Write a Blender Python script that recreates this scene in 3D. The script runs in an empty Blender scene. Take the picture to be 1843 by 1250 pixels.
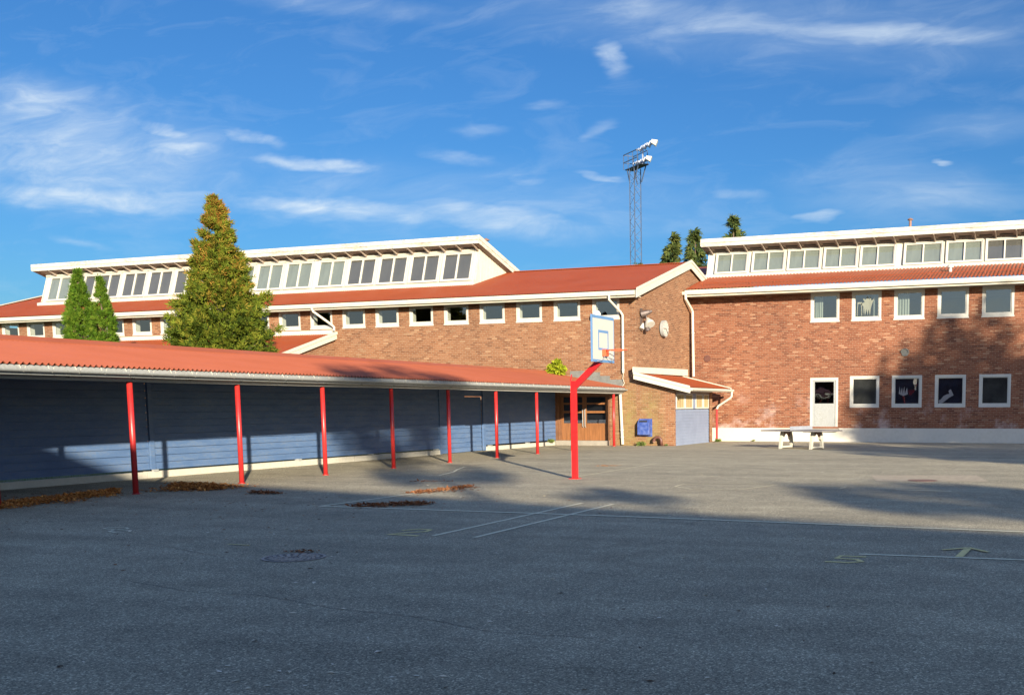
import bpy, math, random
from mathutils import Vector, Matrix
R = random.Random(7)
PI = math.pi
scene = bpy.context.scene
COL = scene.collection

# ------------------------------------------------------------ camera
cam_data = bpy.data.cameras.new("camera")
cam = bpy.data.objects.new("camera", cam_data)
COL.objects.link(cam)
scene.camera = cam
cam_data.sensor_fit = 'HORIZONTAL'
cam_data.sensor_width = 36.0
cam_data.lens = 1929.42 / 1843 * 36
cam_data.shift_x = -0.1685
cam_data.shift_y = 0.1698
cam_data.clip_start = 0.05
cam_data.clip_end = 3000
fw = Vector((-0.33923, 0.934445, -0.108334))
rt = Vector((0.940136, 0.340769, -0.004544))
up = Vector((-0.032671, 0.10339, 0.994104))
m = Matrix((rt, up, -fw)).transposed().to_4x4()
m.translation = Vector((0, 0, 1.7))
cam.matrix_world = m

# ------------------------------------------------------------ light
SUN_EL = math.radians(12.8)
SUN_TO = Vector((0.645, -0.764, 0)).normalized()      # horizontal direction towards the sun
world = bpy.data.worlds.new("World")
scene.world = world
world.use_nodes = True
sd = bpy.data.lights.new("sun", 'SUN')
sd.energy = 4.7
sd.angle = math.radians(0.6)
sd.color = (1.0, 0.88, 0.70)
sun = bpy.data.objects.new("sun", sd)
COL.objects.link(sun)
to_sun = (SUN_TO * math.cos(SUN_EL) + Vector((0, 0, math.sin(SUN_EL))))
sun.rotation_euler = to_sun.to_track_quat('Z', 'Y').to_euler()
sun.location = (20, -25, 30)
scene.view_settings.view_transform = 'Standard'
scene.view_settings.look = 'None'
scene.view_settings.gamma = 1
scene.view_settings.exposure = 1.5
scene.render.resolution_x = 1024
scene.render.resolution_y = 694


def N(nt, t, **kw):
    n = nt.nodes.new(t)
    for k, v in kw.items():
        setattr(n, k, v)
    return n


def mth(nt, op, a, b=None, c=None, clamp=False):
    n = nt.nodes.new('ShaderNodeMath')
    n.operation = op
    n.use_clamp = clamp
    for i, q in enumerate((a, b, c)):
        if q is None:
            continue
        if isinstance(q, (int, float)):
            n.inputs[i].default_value = q
        else:
            nt.links.new(q, n.inputs[i])
    return n.outputs[0]


def mixc(nt, fac, a, b, blend='MIX'):
    n = nt.nodes.new('ShaderNodeMix')
    n.data_type = 'RGBA'
    n.blend_type = blend
    n.clamp_factor = True
    for i, q in ((0, fac), (6, a), (7, b)):
        if isinstance(q, (int, float)):
            n.inputs[i].default_value = q
        elif isinstance(q, tuple):
            n.inputs[i].default_value = (q[0], q[1], q[2], 1)
        else:
            nt.links.new(q, n.inputs[i])
    return n.outputs[2]


def noise(nt, vec, scale, detail=3, rough=0.5, out=0, dist=0.0):
    n = nt.nodes.new('ShaderNodeTexNoise')
    n.inputs['Scale'].default_value = scale
    n.inputs['Detail'].default_value = detail
    n.inputs['Roughness'].default_value = rough
    n.inputs['Distortion'].default_value = dist
    if vec is not None:
        nt.links.new(vec, n.inputs['Vector'])
    return n.outputs[out]


def ramp(nt, fac, stops, interp='LINEAR'):
    n = nt.nodes.new('ShaderNodeValToRGB')
    n.color_ramp.interpolation = interp
    el = n.color_ramp.elements
    while len(el) < len(stops):
        el.new(0.5)
    for e, (p, c) in zip(el, stops):
        e.position = p
        if isinstance(c, (int, float)):
            c = (c, c, c)
        e.color = (c[0], c[1], c[2], 1)
    nt.links.new(fac, n.inputs[0])
    return n.outputs[0]


# sky with thin cirrus
def build_world():
    nt = world.node_tree
    nt.nodes.clear()
    out = N(nt, 'ShaderNodeOutputWorld')
    bg = N(nt, 'ShaderNodeBackground')
    bg.inputs['Strength'].default_value = 0.118
    sky = N(nt, 'ShaderNodeTexSky')
    sky.sky_type = 'NISHITA'
    sky.sun_disc = False
    sky.sun_elevation = SUN_EL
    sky.sun_rotation = math.atan2(SUN_TO.x, SUN_TO.y)
    sky.altitude = 150
    sky.air_density = 1.15
    sky.dust_density = 0.25
    sky.ozone_density = 2.6
    tc = N(nt, 'ShaderNodeTexCoord')
    sep = N(nt, 'ShaderNodeSeparateXYZ')
    nt.links.new(tc.outputs['Generated'], sep.inputs[0])
    x, y, z = sep.outputs
    yy = mth(nt, 'MAXIMUM', y, 0.02)
    a = mth(nt, 'DIVIDE', x, yy)
    e = mth(nt, 'DIVIDE', z, yy)
    comb = N(nt, 'ShaderNodeCombineXYZ')
    nt.links.new(a, comb.inputs[0])
    nt.links.new(e, comb.inputs[1])
    p = comb.outputs[0]
    # wisp coordinates: stretched sideways, slightly tilted, warped
    mp = N(nt, 'ShaderNodeMapping')
    mp.inputs['Rotation'].default_value = (0, 0, 0.16)
    mp.inputs['Scale'].default_value = (5.5, 21, 1)
    nt.links.new(p, mp.inputs[0])
    warp = noise(nt, mp.outputs[0], 0.9, 2, 0.5, out=1)
    wv = N(nt, 'ShaderNodeVectorMath', operation='MULTIPLY_ADD')
    nt.links.new(warp, wv.inputs[0])
    wv.inputs[1].default_value = (1.5, 1.5, 0)
    nt.links.new(mp.outputs[0], wv.inputs[2])
    n1 = noise(nt, wv.outputs[0], 1.5, 8, 0.62)
    # fine directional streaks
    mp2 = N(nt, 'ShaderNodeMapping')
    mp2.inputs['Rotation'].default_value = (0, 0, 0.3)
    mp2.inputs['Scale'].default_value = (16, 75, 1)
    nt.links.new(p, mp2.inputs[0])
    n2 = noise(nt, mp2.outputs[0], 1.0, 5, 0.6, dist=0.6)
    wob = noise(nt, mp.outputs[0], 1.3, 4, 0.6, out=1)
    pv = N(nt, 'ShaderNodeVectorMath', operation='MULTIPLY_ADD')
    nt.links.new(wob, pv.inputs[0])
    pv.inputs[1].default_value = (0.09, 0.030, 0)
    nt.links.new(p, pv.inputs[2])
    of = N(nt, 'ShaderNodeVectorMath', operation='ADD')
    of.inputs[1].default_value = (-0.045, -0.015, 0)
    nt.links.new(pv.outputs[0], of.inputs[0])
    blobs = [(-1.1763, 0.3524, 0.1642, 0.032, -0.1927, 0.55), (-1.16, 0.305, 0.30, 0.050, -0.15, 0.60), (-0.62, 0.215, 0.35, 0.03, -0.12, 0.22), (-0.28, 0.35, 0.33, 0.028, -0.18, 0.25), (-1.0053, 0.3197, 0.0485, 0.0074, -0.2856, 0.75),
             (-0.9742, 0.2947, 0.0641, 0.0068, -0.0559, 0.7), (-0.797, 0.2641, 0.0833, 0.0065, -0.1473, 0.9),
             (-1.1312, 0.2532, 0.226, 0.0129, -0.1067, 0.85), (-0.77, 0.2136, 0.1475, 0.0094, -0.1065, 0.8),
             (-0.5638, 0.1914, 0.1194, 0.0123, -0.1662, 0.8), (-0.4311, 0.3364, 0.0267, 0.0114, -0.5572, 0.85),
             (-0.3507, 0.3619, 0.1772, 0.0131, -0.2276, 0.4), (-0.167, 0.327, 0.1296, 0.0095, -0.1814, 0.6),
             (-0.5842, 0.278, 0.0356, 0.005, -0.0869, 0.3), (-0.6079, 0.255, 0.0428, 0.0061, -0.2256, 0.45),
             (-0.5308, 0.2296, 0.0284, 0.0055, -0.1487, 0.35), (-0.4595, 0.2244, 0.0273, 0.0032, -0.2113, 0.7),
             (-0.2302, 0.1734, 0.0259, 0.0045, 0.0046, 0.8), (-0.121, 0.2123, 0.0082, 0.0034, -0.0782, 0.7),
             (-0.1648, 0.1904, 0.1064, 0.022, -0.0696, 0.3), (-0.4498, 0.2727, 0.0162, 0.0063, 0.2273, 0.4),
             (-0.5167, 0.2975, 0.0199, 0.0038, -0.0946, 0.3), (-1.145, 0.1983, 0.0572, 0.0046, -0.1442, 0.35),
             (-1.2094, 0.293, 0.1163, 0.0144, -0.127, 0.45), (-0.8785, 0.2964, 0.0494, 0.006, -0.2477, 0.55),
             (-0.0788, 0.2387, 0.0689, 0.0117, -0.0886, 0.2), (-0.3066, 0.1936, 0.0328, 0.0041, -0.0674, 0.3),
             (-0.7597, 0.4255, 0.1717, 0.0101, -0.1923, 0.25)]
    acc = None
    for cx, cy, sx, sy, ang, s in blobs:
        mm = N(nt, 'ShaderNodeMapping', vector_type='TEXTURE')
        mm.inputs['Location'].default_value = (cx, cy, 0)
        mm.inputs['Rotation'].default_value = (0, 0, ang)
        mm.inputs['Scale'].default_value = (sx * 1.45, sy * 1.9, 1)
        nt.links.new(of.outputs[0], mm.inputs[0])
        ln = N(nt, 'ShaderNodeVectorMath', operation='LENGTH')
        nt.links.new(mm.outputs[0], ln.inputs[0])
        mr = N(nt, 'ShaderNodeMapRange', interpolation_type='SMOOTHERSTEP')
        mr.inputs['From Min'].default_value = 0.0
        mr.inputs['From Max'].default_value = 1.0
        mr.inputs['To Min'].default_value = s
        mr.inputs['To Max'].default_value = 0
        nt.links.new(ln.outputs['Value'], mr.inputs['Value'])
        acc = mr.outputs[0] if acc is None else mth(nt, 'MAXIMUM', acc, mr.outputs[0])
    wisp = ramp(nt, n1, [(0.30, 0.0), (0.72, 1.0)])
    fine = ramp(nt, n2, [(0.25, 0.55), (0.75, 1.0)])
    tex = mth(nt, 'MULTIPLY', wisp, fine)
    d = mth(nt, 'MULTIPLY', acc, mth(nt, 'MULTIPLY_ADD', tex, 1.2, 0.2))
    veil = mth(nt, 'MULTIPLY', ramp(nt, n1, [(0.50, 0.0), (0.85, 1.0)]), 0.16)
    d = mth(nt, 'ADD', d, veil, clamp=True)
    deep = mixc(nt, 1.0, sky.outputs[0], (0.105, 0.228, 0.385), 'MULTIPLY')
    front = mixc(nt, d, deep, (2.3, 2.65, 2.95))
    # unseen sky behind the photographer kept brighter, with added cloud, to fill the shade
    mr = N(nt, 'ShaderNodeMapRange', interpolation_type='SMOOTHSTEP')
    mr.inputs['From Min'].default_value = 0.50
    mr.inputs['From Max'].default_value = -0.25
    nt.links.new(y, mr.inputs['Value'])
    rear_fill_noise = noise(nt, tc.outputs['Generated'], 2.2, 5, 0.6)
    rear_fill = mixc(nt, ramp(nt, rear_fill_noise, [(0.45, 0.0), (0.8, 0.35)]), mixc(nt, 1.0, sky.outputs[0], (0.92, 0.89, 1.05), 'MULTIPLY'), (2.6, 2.7, 3.1))
    c = mixc(nt, mr.outputs[0], front, rear_fill)
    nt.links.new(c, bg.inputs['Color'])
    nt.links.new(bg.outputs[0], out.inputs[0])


build_world()


# ------------------------------------------------------------ materials
def newmat(name):
    mt = bpy.data.materials.new(name)
    mt.use_nodes = True
    nt = mt.node_tree
    b = nt.nodes['Principled BSDF']
    tc = N(nt, 'ShaderNodeTexCoord')
    return mt, nt, b, tc.outputs['Object']


def bump(nt, b, h, strength=0.3, dist=0.01):
    n = N(nt, 'ShaderNodeBump')
    n.inputs['Strength'].default_value = strength
    n.inputs['Distance'].default_value = dist
    nt.links.new(h, n.inputs['Height'])
    nt.links.new(n.outputs[0], b.inputs['Normal'])


def mat_plain(name, c, rough=0.5, metal=0.0, var=0.18, scale=3.0, dirt=None, dirt_amt=0.3, bmp=0.1, spec=0.5, sc=(1, 1, 1)):
    mt, nt, b, oc = newmat(name)
    mp = N(nt, 'ShaderNodeMapping')
    mp.inputs['Scale'].default_value = sc
    nt.links.new(oc, mp.inputs[0])
    v = mp.outputs[0]
    n1 = noise(nt, v, scale, 5, 0.6)
    n2 = noise(nt, v, scale * 9, 3, 0.6)
    lo = tuple(x * (1 - var) for x in c)
    hi = tuple(min(1, x * (1 + var)) for x in c)
    col = ramp(nt, n1, [(0.3, lo), (0.7, hi)])
    if dirt:
        f = mth(nt, 'MULTIPLY', ramp(nt, mth(nt, 'MULTIPLY_ADD', n1, 0.5, mth(nt, 'MULTIPLY', n2, 0.5)), [(0.47, 0.0), (0.62, 1.0)]), dirt_amt)
        col = mixc(nt, f, col, dirt)
    nt.links.new(col, b.inputs['Base Color'])
    b.inputs['Roughness'].default_value = rough
    b.inputs['Metallic'].default_value = metal
    b.inputs['Specular IOR Level'].default_value = spec
    if bmp:
        bump(nt, b, n2, bmp, 0.01)
    return mt


def mat_brick(name, reds, pale, pale_amt, mortar, bloom=0.0, moss=None):
    mt, nt, b, oc = newmat(name)
    sep = N(nt, 'ShaderNodeSeparateXYZ')
    nt.links.new(oc, sep.inputs[0])
    x, y, z = sep.outputs
    geo = N(nt, 'ShaderNodeNewGeometry')
    sn = N(nt, 'ShaderNodeSeparateXYZ')
    nt.links.new(geo.outputs['Normal'], sn.inputs[0])
    side = mth(nt, 'GREATER_THAN', mth(nt, 'ABSOLUTE', sn.outputs[0]), 0.7)
    u = mth(nt, 'ADD', mth(nt, 'MULTIPLY', x, mth(nt, 'SUBTRACT', 1.0, side)), mth(nt, 'MULTIPLY', y, side))
    BW, BH = 0.25, 0.0785
    row = mth(nt, 'FLOOR', mth(nt, 'DIVIDE', z, BH))
    off = mth(nt, 'MULTIPLY', mth(nt, 'MODULO', mth(nt, 'ABSOLUTE', row), 2.0), 0.5)
    # random bond offset per few rows, with headers mixed in
    wr = N(nt, 'ShaderNodeTexWhiteNoise', noise_dimensions='1D')
    nt.links.new(row, wr.inputs['W'])
    off2 = mth(nt, 'ADD', off, mth(nt, 'MULTIPLY', wr.outputs['Value'], 0.22))
    uc = mth(nt, 'ADD', mth(nt, 'DIVIDE', u, BW), off2)
    cell = mth(nt, 'FLOOR', uc)
    fu = mth(nt, 'FRACT', uc)
    fv = mth(nt, 'FRACT', mth(nt, 'DIVIDE', z, BH))
    cv = N(nt, 'ShaderNodeCombineXYZ')
    nt.links.new(cell, cv.inputs[0])
    nt.links.new(row, cv.inputs[1])
    wn = N(nt, 'ShaderNodeTexWhiteNoise', noise_dimensions='2D')
    nt.links.new(cv.outputs[0], wn.inputs['Vector'])
    rnd = wn.outputs['Value']
    k = len(reds)
    base = ramp(nt, rnd, [(i / (k - 1), c) for i, c in enumerate(reds)])
    sp = N(nt, 'ShaderNodeSeparateXYZ')
    nt.links.new(wn.outputs['Color'], sp.inputs[0])
    # pale bricks in loose clusters
    cl = noise(nt, oc, 0.55, 4, 0.6)
    thr = mth(nt, 'MULTIPLY_ADD', ramp(nt, cl, [(0.35, 0.0), (0.75, 1.0)]), pale_amt * 1.1, pale_amt * 0.3)
    ispale = mth(nt, 'LESS_THAN', sp.outputs[1], thr)
    base = mixc(nt, mth(nt, 'MULTIPLY', ispale, mth(nt, 'MULTIPLY_ADD', sp.outputs[2], 0.42, 0.12)), base, pale)
    fine = noise(nt, oc, 30, 4, 0.6)
    base = mixc(nt, 1.0, base, ramp(nt, fine, [(0.25, 0.78), (0.75, 1.18)]), 'MULTIPLY')
    du = mth(nt, 'MULTIPLY', mth(nt, 'MINIMUM', fu, mth(nt, 'SUBTRACT', 1.0, fu)), BW)
    dv = mth(nt, 'MULTIPLY', mth(nt, 'MINIMUM', fv, mth(nt, 'SUBTRACT', 1.0, fv)), BH)
    dd = mth(nt, 'ADD', mth(nt, 'MINIMUM', du, dv), mth(nt, 'MULTIPLY', mth(nt, 'SUBTRACT', fine, 0.5), 0.006))
    mr = N(nt, 'ShaderNodeMapRange')
    mr.inputs['From Min'].default_value = 0.0055
    mr.inputs['From Max'].default_value = 0.0115
    nt.links.new(dd, mr.inputs['Value'])
    isb = mr.outputs[0]
    col = mixc(nt, isb, mortar, base)
    # weather: large soft tone shifts
    w = noise(nt, oc, 0.28, 5, 0.62)
    col = mixc(nt, 1.0, col, ramp(nt, w, [(0.3, (0.84, 0.86, 0.88)), (0.7, (1.12, 1.1, 1.06))]), 'MULTIPLY')
    if bloom:
        bn = noise(nt, oc, 0.9, 5, 0.65)
        low = N(nt, 'ShaderNodeMapRange')
        low.inputs['From Min'].default_value = 2.4
        low.inputs['From Max'].default_value = 0.5
        nt.links.new(z, low.inputs['Value'])
        f = mth(nt, 'MULTIPLY', mth(nt, 'MULTIPLY', ramp(nt, bn, [(0.52, 0.0), (0.72, 1.0)]), low.outputs[0]), bloom)
        col = mixc(nt, f, col, (0.62, 0.55, 0.52))
    if moss:
        # greenish streak where the gutter leaks down the corner
        mx0, mx1 = moss
        c1 = mth(nt, 'SUBTRACT', 1.0, mth(nt, 'MULTIPLY', mth(nt, 'ABSOLUTE', mth(nt, 'SUBTRACT', x, mx0)), 1 / mx1), clamp=True)
        lz = N(nt, 'ShaderNodeMapRange')
        lz.inputs['From Min'].default_value = 3.2
        lz.inputs['From Max'].default_value = 1.2
        nt.links.new(z, lz.inputs['Value'])
        f = mth(nt, 'MULTIPLY', mth(nt, 'MULTIPLY', c1, lz.outputs[0]), 0.75)
        f = mth(nt, 'MULTIPLY', f, ramp(nt, noise(nt, oc, 3.5, 4, 0.6), [(0.3, 0.2), (0.6, 1.0)]))
        f = mth(nt, 'MULTIPLY', f, mth(nt, 'SUBTRACT', 1.0, side))
        col = mixc(nt, f, col, (0.20, 0.17, 0.06))
    nt.links.new(col, b.inputs['Base Color'])
    b.inputs['Roughness'].default_value = 0.88
    b.inputs['Specular IOR Level'].default_value = 0.25
    h = mth(nt, 'ADD', isb, mth(nt, 'MULTIPLY', fine, 0.3))
    bump(nt, b, h, 0.7, 0.008)
    return mt


def mat_asphalt():
    mt, nt, b, oc = newmat("asphalt")
    n0 = noise(nt, oc, 0.22, 5, 0.62)
    n1 = noise(nt, oc, 1.6, 5, 0.6)
    n2 = noise(nt, oc, 75, 3, 0.7)
    n3 = noise(nt, oc, 230, 2, 0.7)
    col = ramp(nt, n0, [(0.3, (0.287, 0.256, 0.180)), (0.7, (0.367, 0.325, 0.222))])
    col = mixc(nt, 1.0, col, ramp(nt, n1, [(0.25, 0.80), (0.75, 1.16)]), 'MULTIPLY')
    vo = N(nt, 'ShaderNodeTexVoronoi')
    vo.inputs['Scale'].default_value = 85
    nt.links.new(oc, vo.inputs['Vector'])
    sv = N(nt, 'ShaderNodeSeparateXYZ')
    nt.links.new(vo.outputs['Color'], sv.inputs[0])
    stone = ramp(nt, sv.outputs[0], [(0.0, 0.42), (0.55, 0.95), (0.85, 1.3), (0.97, 2.4)])
    col = mixc(nt, 0.8, col, stone, 'MULTIPLY')
    col = mixc(nt, 0.9, col, ramp(nt, n2, [(0.3, 0.7), (0.7, 1.3)]), 'MULTIPLY')
    # long paving seams running across the yard and tar-dark cracks
    mp = N(nt, 'ShaderNodeMapping')
    mp.inputs['Scale'].default_value = (0.12, 1.0, 1)
    mp.inputs['Rotation'].default_value = (0, 0, 0.12)
    nt.links.new(oc, mp.inputs[0])
    st = noise(nt, mp.outputs[0], 1.2, 4, 0.55)
    col = mixc(nt, 1.0, col, ramp(nt, st, [(0.3, 0.84), (0.7, 1.12)]), 'MULTIPLY')
    vc = N(nt, 'ShaderNodeTexVoronoi', feature='DISTANCE_TO_EDGE')
    vc.inputs['Scale'].default_value = 0.13
    dst = noise(nt, oc, 1.1, 5, 0.65, out=1)
    va = N(nt, 'ShaderNodeVectorMath', operation='MULTIPLY_ADD')
    nt.links.new(dst, va.inputs[0])
    va.inputs[1].default_value = (1.3, 1.3, 0)
    nt.links.new(oc, va.inputs[2])
    nt.links.new(va.outputs[0], vc.inputs['Vector'])
    crack = ramp(nt, vc.outputs['Distance'], [(0.0, 1.0), (0.0028, 0.0)])
    msk = ramp(nt, noise(nt, oc, 0.17, 3, 0.5), [(0.5, 0.0), (0.6, 0.5)])
    col = mixc(nt, mth(nt, 'MULTIPLY', crack, msk), col, (0.05, 0.05, 0.05))
    nt.links.new(col, b.inputs['Base Color'])
    b.inputs['Roughness'].default_value = 0.92
    b.inputs['Specular IOR Level'].default_value = 0.3
    h = mth(nt, 'ADD', mth(nt, 'MULTIPLY', n2, 0.5), mth(nt, 'MULTIPLY', vo.outputs['Distance'], -0.6))
    bump(nt, b, h, 0.75, 0.006)
    return mt


def mat_foliage(name, stops, trans=0.25, rough=0.6, brown_top=None):
    mt, nt, b, oc = newmat(name)
    geo = N(nt, 'ShaderNodeNewGeometry')
    n1 = noise(nt, oc, 0.9, 3, 0.6)
    f = mth(nt, 'ADD', mth(nt, 'MULTIPLY', geo.outputs['Random Per Island'], 0.55), mth(nt, 'MULTIPLY', n1, 0.5))
    if brown_top:
        sz_ = N(nt, 'ShaderNodeSeparateXYZ')
        nt.links.new(oc, sz_.inputs[0])
        mz = N(nt, 'ShaderNodeMapRange')
        mz.inputs['From Min'].default_value = brown_top[0]
        mz.inputs['From Max'].default_value = brown_top[1]
        mz.inputs['To Min'].default_value = -0.06
        mz.inputs['To Max'].default_value = 0.20
        nt.links.new(sz_.outputs[2], mz.inputs['Value'])
        f = mth(nt, 'ADD', f, mz.outputs[0])
    col = ramp(nt, f, stops)
    nt.links.new(col, b.inputs['Base Color'])
    b.inputs['Roughness'].default_value = 0.8
    b.inputs['Specular IOR Level'].default_value = 0.1
    tr = N(nt, 'ShaderNodeBsdfTranslucent')
    nt.links.new(col, tr.inputs[0])
    mx = N(nt, 'ShaderNodeMixShader')
    mx.inputs[0].default_value = trans
    nt.links.new(b.outputs[0], mx.inputs[1])
    nt.links.new(tr.outputs[0], mx.inputs[2])
    nt.links.new(mx.outputs[0], nt.nodes['Material Output'].inputs[0])
    return mt


def mat_glass(name, tint=(0.8, 0.85, 0.85), refl=0.02, wav=0.25):
    mt, nt, b, oc = newmat(name)
    nt.nodes.remove(b)
    tr = N(nt, 'ShaderNodeBsdfTransparent')
    tr.inputs[0].default_value = (*tint, 1)
    gl = N(nt, 'ShaderNodeBsdfGlossy')
    gl.inputs['Roughness'].default_value = 0.01
    gl.inputs[0].default_value = (0.95, 0.98, 1, 1)
    lw = N(nt, 'ShaderNodeLayerWeight')
    fr5 = mth(nt, 'MULTIPLY_ADD', mth(nt, 'POWER', lw.outputs['Facing'], 5.0), 0.96, 0.04)
    h = noise(nt, oc, 0.9, 2, 0.5)
    bn = N(nt, 'ShaderNodeBump')
    bn.inputs['Strength'].default_value = wav
    bn.inputs['Distance'].default_value = 0.02
    nt.links.new(h, bn.inputs['Height'])
    nt.links.new(bn.outputs[0], gl.inputs['Normal'])
    fac = mth(nt, 'ADD', mth(nt, 'MULTIPLY', fr5, 1.9), refl, clamp=True)
    mx = N(nt, 'ShaderNodeMixShader')
    nt.links.new(fac, mx.inputs[0])
    nt.links.new(tr.outputs[0], mx.inputs[1])
    nt.links.new(gl.outputs[0], mx.inputs[2])
    nt.links.new(mx.outputs[0], nt.nodes['Material Output'].inputs[0])
    return mt


M = {}
M['brickL'] = mat_brick("brick_facade", [(0.126, 0.051, 0.024), (0.172, 0.071, 0.033), (0.195, 0.086, 0.041), (0.223, 0.104, 0.052), (0.181, 0.074, 0.033)],
                        (0.335, 0.214, 0.121), 0.10, (0.237, 0.167, 0.107), 0.0, (-0.35, 0.75))
M['brickR'] = mat_brick("brick_gym", [(0.107, 0.035, 0.019), (0.153, 0.050, 0.024), (0.186, 0.065, 0.032), (0.209, 0.080, 0.041), (0.153, 0.048, 0.024)],
                        (0.372, 0.233, 0.144), 0.13, (0.233, 0.144, 0.093), 0.5)
M['asphalt'] = mat_asphalt()
M['patch'] = mat_plain("asphalt_patch", (0.36, 0.30, 0.21), 0.9, var=0.2, scale=6, bmp=0.5)
M['grass'] = mat_plain("grass", (0.055, 0.085, 0.02), 0.95, var=0.5, scale=2, bmp=0.6)
M['darkceil'] = mat_plain("darkened_canopy_ceiling", (0.05, 0.045, 0.04), 0.85)  # ceiling and rafter colour darkened to deepen the shade under the canopy
M['white'] = mat_plain("white_paint", (0.47, 0.445, 0.36), 0.55, var=0.05, scale=2.2, dirt=(0.30, 0.27, 0.20), dirt_amt=0.4)
M['fascia'] = mat_plain("weathered_fascia", (0.47, 0.45, 0.38), 0.6, var=0.06, scale=1.1, dirt=(0.17, 0.14, 0.08), dirt_amt=0.65, sc=(0.6, 1, 3))
M['frame'] = mat_plain("window_frame_paint", (0.43, 0.415, 0.36), 0.5, var=0.06, scale=4, dirt=(0.25, 0.23, 0.19), dirt_amt=0.35)
M['soffit'] = mat_plain("soffit_boards", (0.25, 0.20, 0.155), 0.8, var=0.15, scale=4)
M['vent'] = mat_plain("dark_slot", (0.035, 0.028, 0.022), 0.9)
M['roof'] = mat_plain("red_roof_sheet", (0.222, 0.043, 0.0105), 0.5, var=0.12, scale=0.7, dirt=(0.15, 0.05, 0.03), dirt_amt=0.4, bmp=0.03)
M['canopyroof'] = mat_plain("faded_red_roof_sheet", (0.275, 0.073, 0.031), 0.5, var=0.09, scale=0.8, dirt=(0.21, 0.065, 0.045), dirt_amt=0.35, bmp=0.03)
M['red'] = mat_plain("red_gloss_paint", (0.44, 0.020, 0.020), 0.38, var=0.12, scale=4, dirt=(0.20, 0.035, 0.02), dirt_amt=0.55)
M['redpole'] = mat_plain("bright_red_paint", (0.50, 0.012, 0.014), 0.35, var=0.1, scale=3, dirt=(0.30, 0.03, 0.02), dirt_amt=0.3)
M['orange'] = mat_plain("orange_rim_paint", (0.62, 0.085, 0.03), 0.4, var=0.1)
M['blue'] = mat_plain("blue_board_paint", (0.064, 0.120, 0.235), 0.6, var=0.14, scale=1.6, dirt=(0.11, 0.145, 0.20), dirt_amt=0.7, sc=(1, 0.7, 3))
M['bluelt'] = mat_plain("garage_blue_paint", (0.155, 0.19, 0.265), 0.55, var=0.06, scale=1.5, dirt=(0.2, 0.24, 0.31), dirt_amt=0.4)
M['bluebox'] = mat_plain("blue_metal", (0.028, 0.060, 0.235), 0.4, var=0.15, scale=6, dirt=(0.16, 0.2, 0.34), dirt_amt=0.5)
M['zinc'] = mat_plain("grey_gutter_metal", (0.27, 0.28, 0.27), 0.55, metal=0.0, var=0.12, scale=2.5, dirt=(0.15, 0.15, 0.12), dirt_amt=0.5)
M['beam'] = mat_plain("beam_paint", (0.25, 0.24, 0.21), 0.7, var=0.1, scale=2)
M['plinth'] = mat_plain("white_plinth", (0.43, 0.41, 0.34), 0.75, var=0.1, scale=1.5, dirt=(0.33, 0.31, 0.24), dirt_amt=0.5)
M['plinthR'] = mat_plain("whitewashed_plinth", (0.47, 0.44, 0.37), 0.8, var=0.06, scale=0.8, dirt=(0.38, 0.34, 0.27), dirt_amt=0.4)
M['concrete'] = mat_plain("concrete", (0.22, 0.20, 0.165), 0.85, var=0.15, scale=3, bmp=0.3)
M['lead'] = mat_plain("lead_flashing", (0.13, 0.13, 0.115), 0.7, var=0.2, scale=4)
M['wood'] = mat_plain("varnished_wood", (0.20, 0.082, 0.028), 0.45, var=0.3, scale=3, sc=(6, 6, 0.5))
M['darkwood'] = mat_plain("dark_timber", (0.14, 0.06, 0.025), 0.6, var=0.3, scale=3)
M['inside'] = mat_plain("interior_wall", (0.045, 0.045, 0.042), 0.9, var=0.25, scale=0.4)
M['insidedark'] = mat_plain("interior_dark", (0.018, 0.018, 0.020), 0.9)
M['blind'] = mat_plain("pale_blind", (0.16, 0.175, 0.145), 0.9, var=0.12, scale=2.2, bmp=0, sc=(2, 1, 0.4))
M['greyin'] = mat_plain("grey_ceiling_behind_glass", (0.078, 0.073, 0.062), 0.9, var=0.12, scale=1.2, bmp=0)
M['curtain'] = mat_plain("yellow_curtain", (0.30, 0.225, 0.11), 0.9, var=0.3, scale=2, sc=(4, 4, 0.3))
M['glass'] = mat_glass("window_glass")
M['glassdark'] = mat_glass("dark_window_glass", (0.5, 0.52, 0.55), 0.05)
M['glassdim'] = mat_glass("monitor_glass", (0.85, 0.88, 0.88), 0.02, 0.15)
M['dimblind'] = mat_plain('dim_screen', (0.105, 0.105, 0.088), 0.9, var=0.45, scale=1.4, bmp=0)
M['navyin'] = mat_plain('navy_dark_interior', (0.022, 0.024, 0.045), 0.9, var=0.6, scale=2.5, bmp=0)
M['black'] = mat_plain("black_rubber", (0.02, 0.02, 0.02), 0.6)
M['lampdark'] = mat_plain("dark_lamp_metal", (0.10, 0.075, 0.065), 0.45, metal=0.3, var=0.2)
M['lampwhite'] = mat_plain("white_enamel", (0.42, 0.41, 0.36), 0.35, var=0.05, dirt=(0.4, 0.38, 0.3), dirt_amt=0.3)
M['boardwhite'] = mat_plain("white_backboard", (0.41, 0.395, 0.35), 0.5, var=0.06, scale=3, dirt=(0.32, 0.29, 0.25), dirt_amt=0.3)
M['boardblue'] = mat_plain("blue_line_paint", (0.085, 0.18, 0.33), 0.5, var=0.08)
M['steel'] = mat_plain("galvanised_steel", (0.30, 0.32, 0.36), 0.5, metal=0.3, var=0.12)
M['maststeel'] = mat_plain("blue_grey_mast_steel", (0.045, 0.068, 0.115), 0.6, metal=0.0)
M['brown'] = mat_plain("rusty_brown_pipe", (0.10, 0.04, 0.028), 0.5, var=0.2, scale=5)
M['table'] = mat_plain("table_concrete", (0.16, 0.15, 0.148), 0.8, var=0.1, scale=3)
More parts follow.
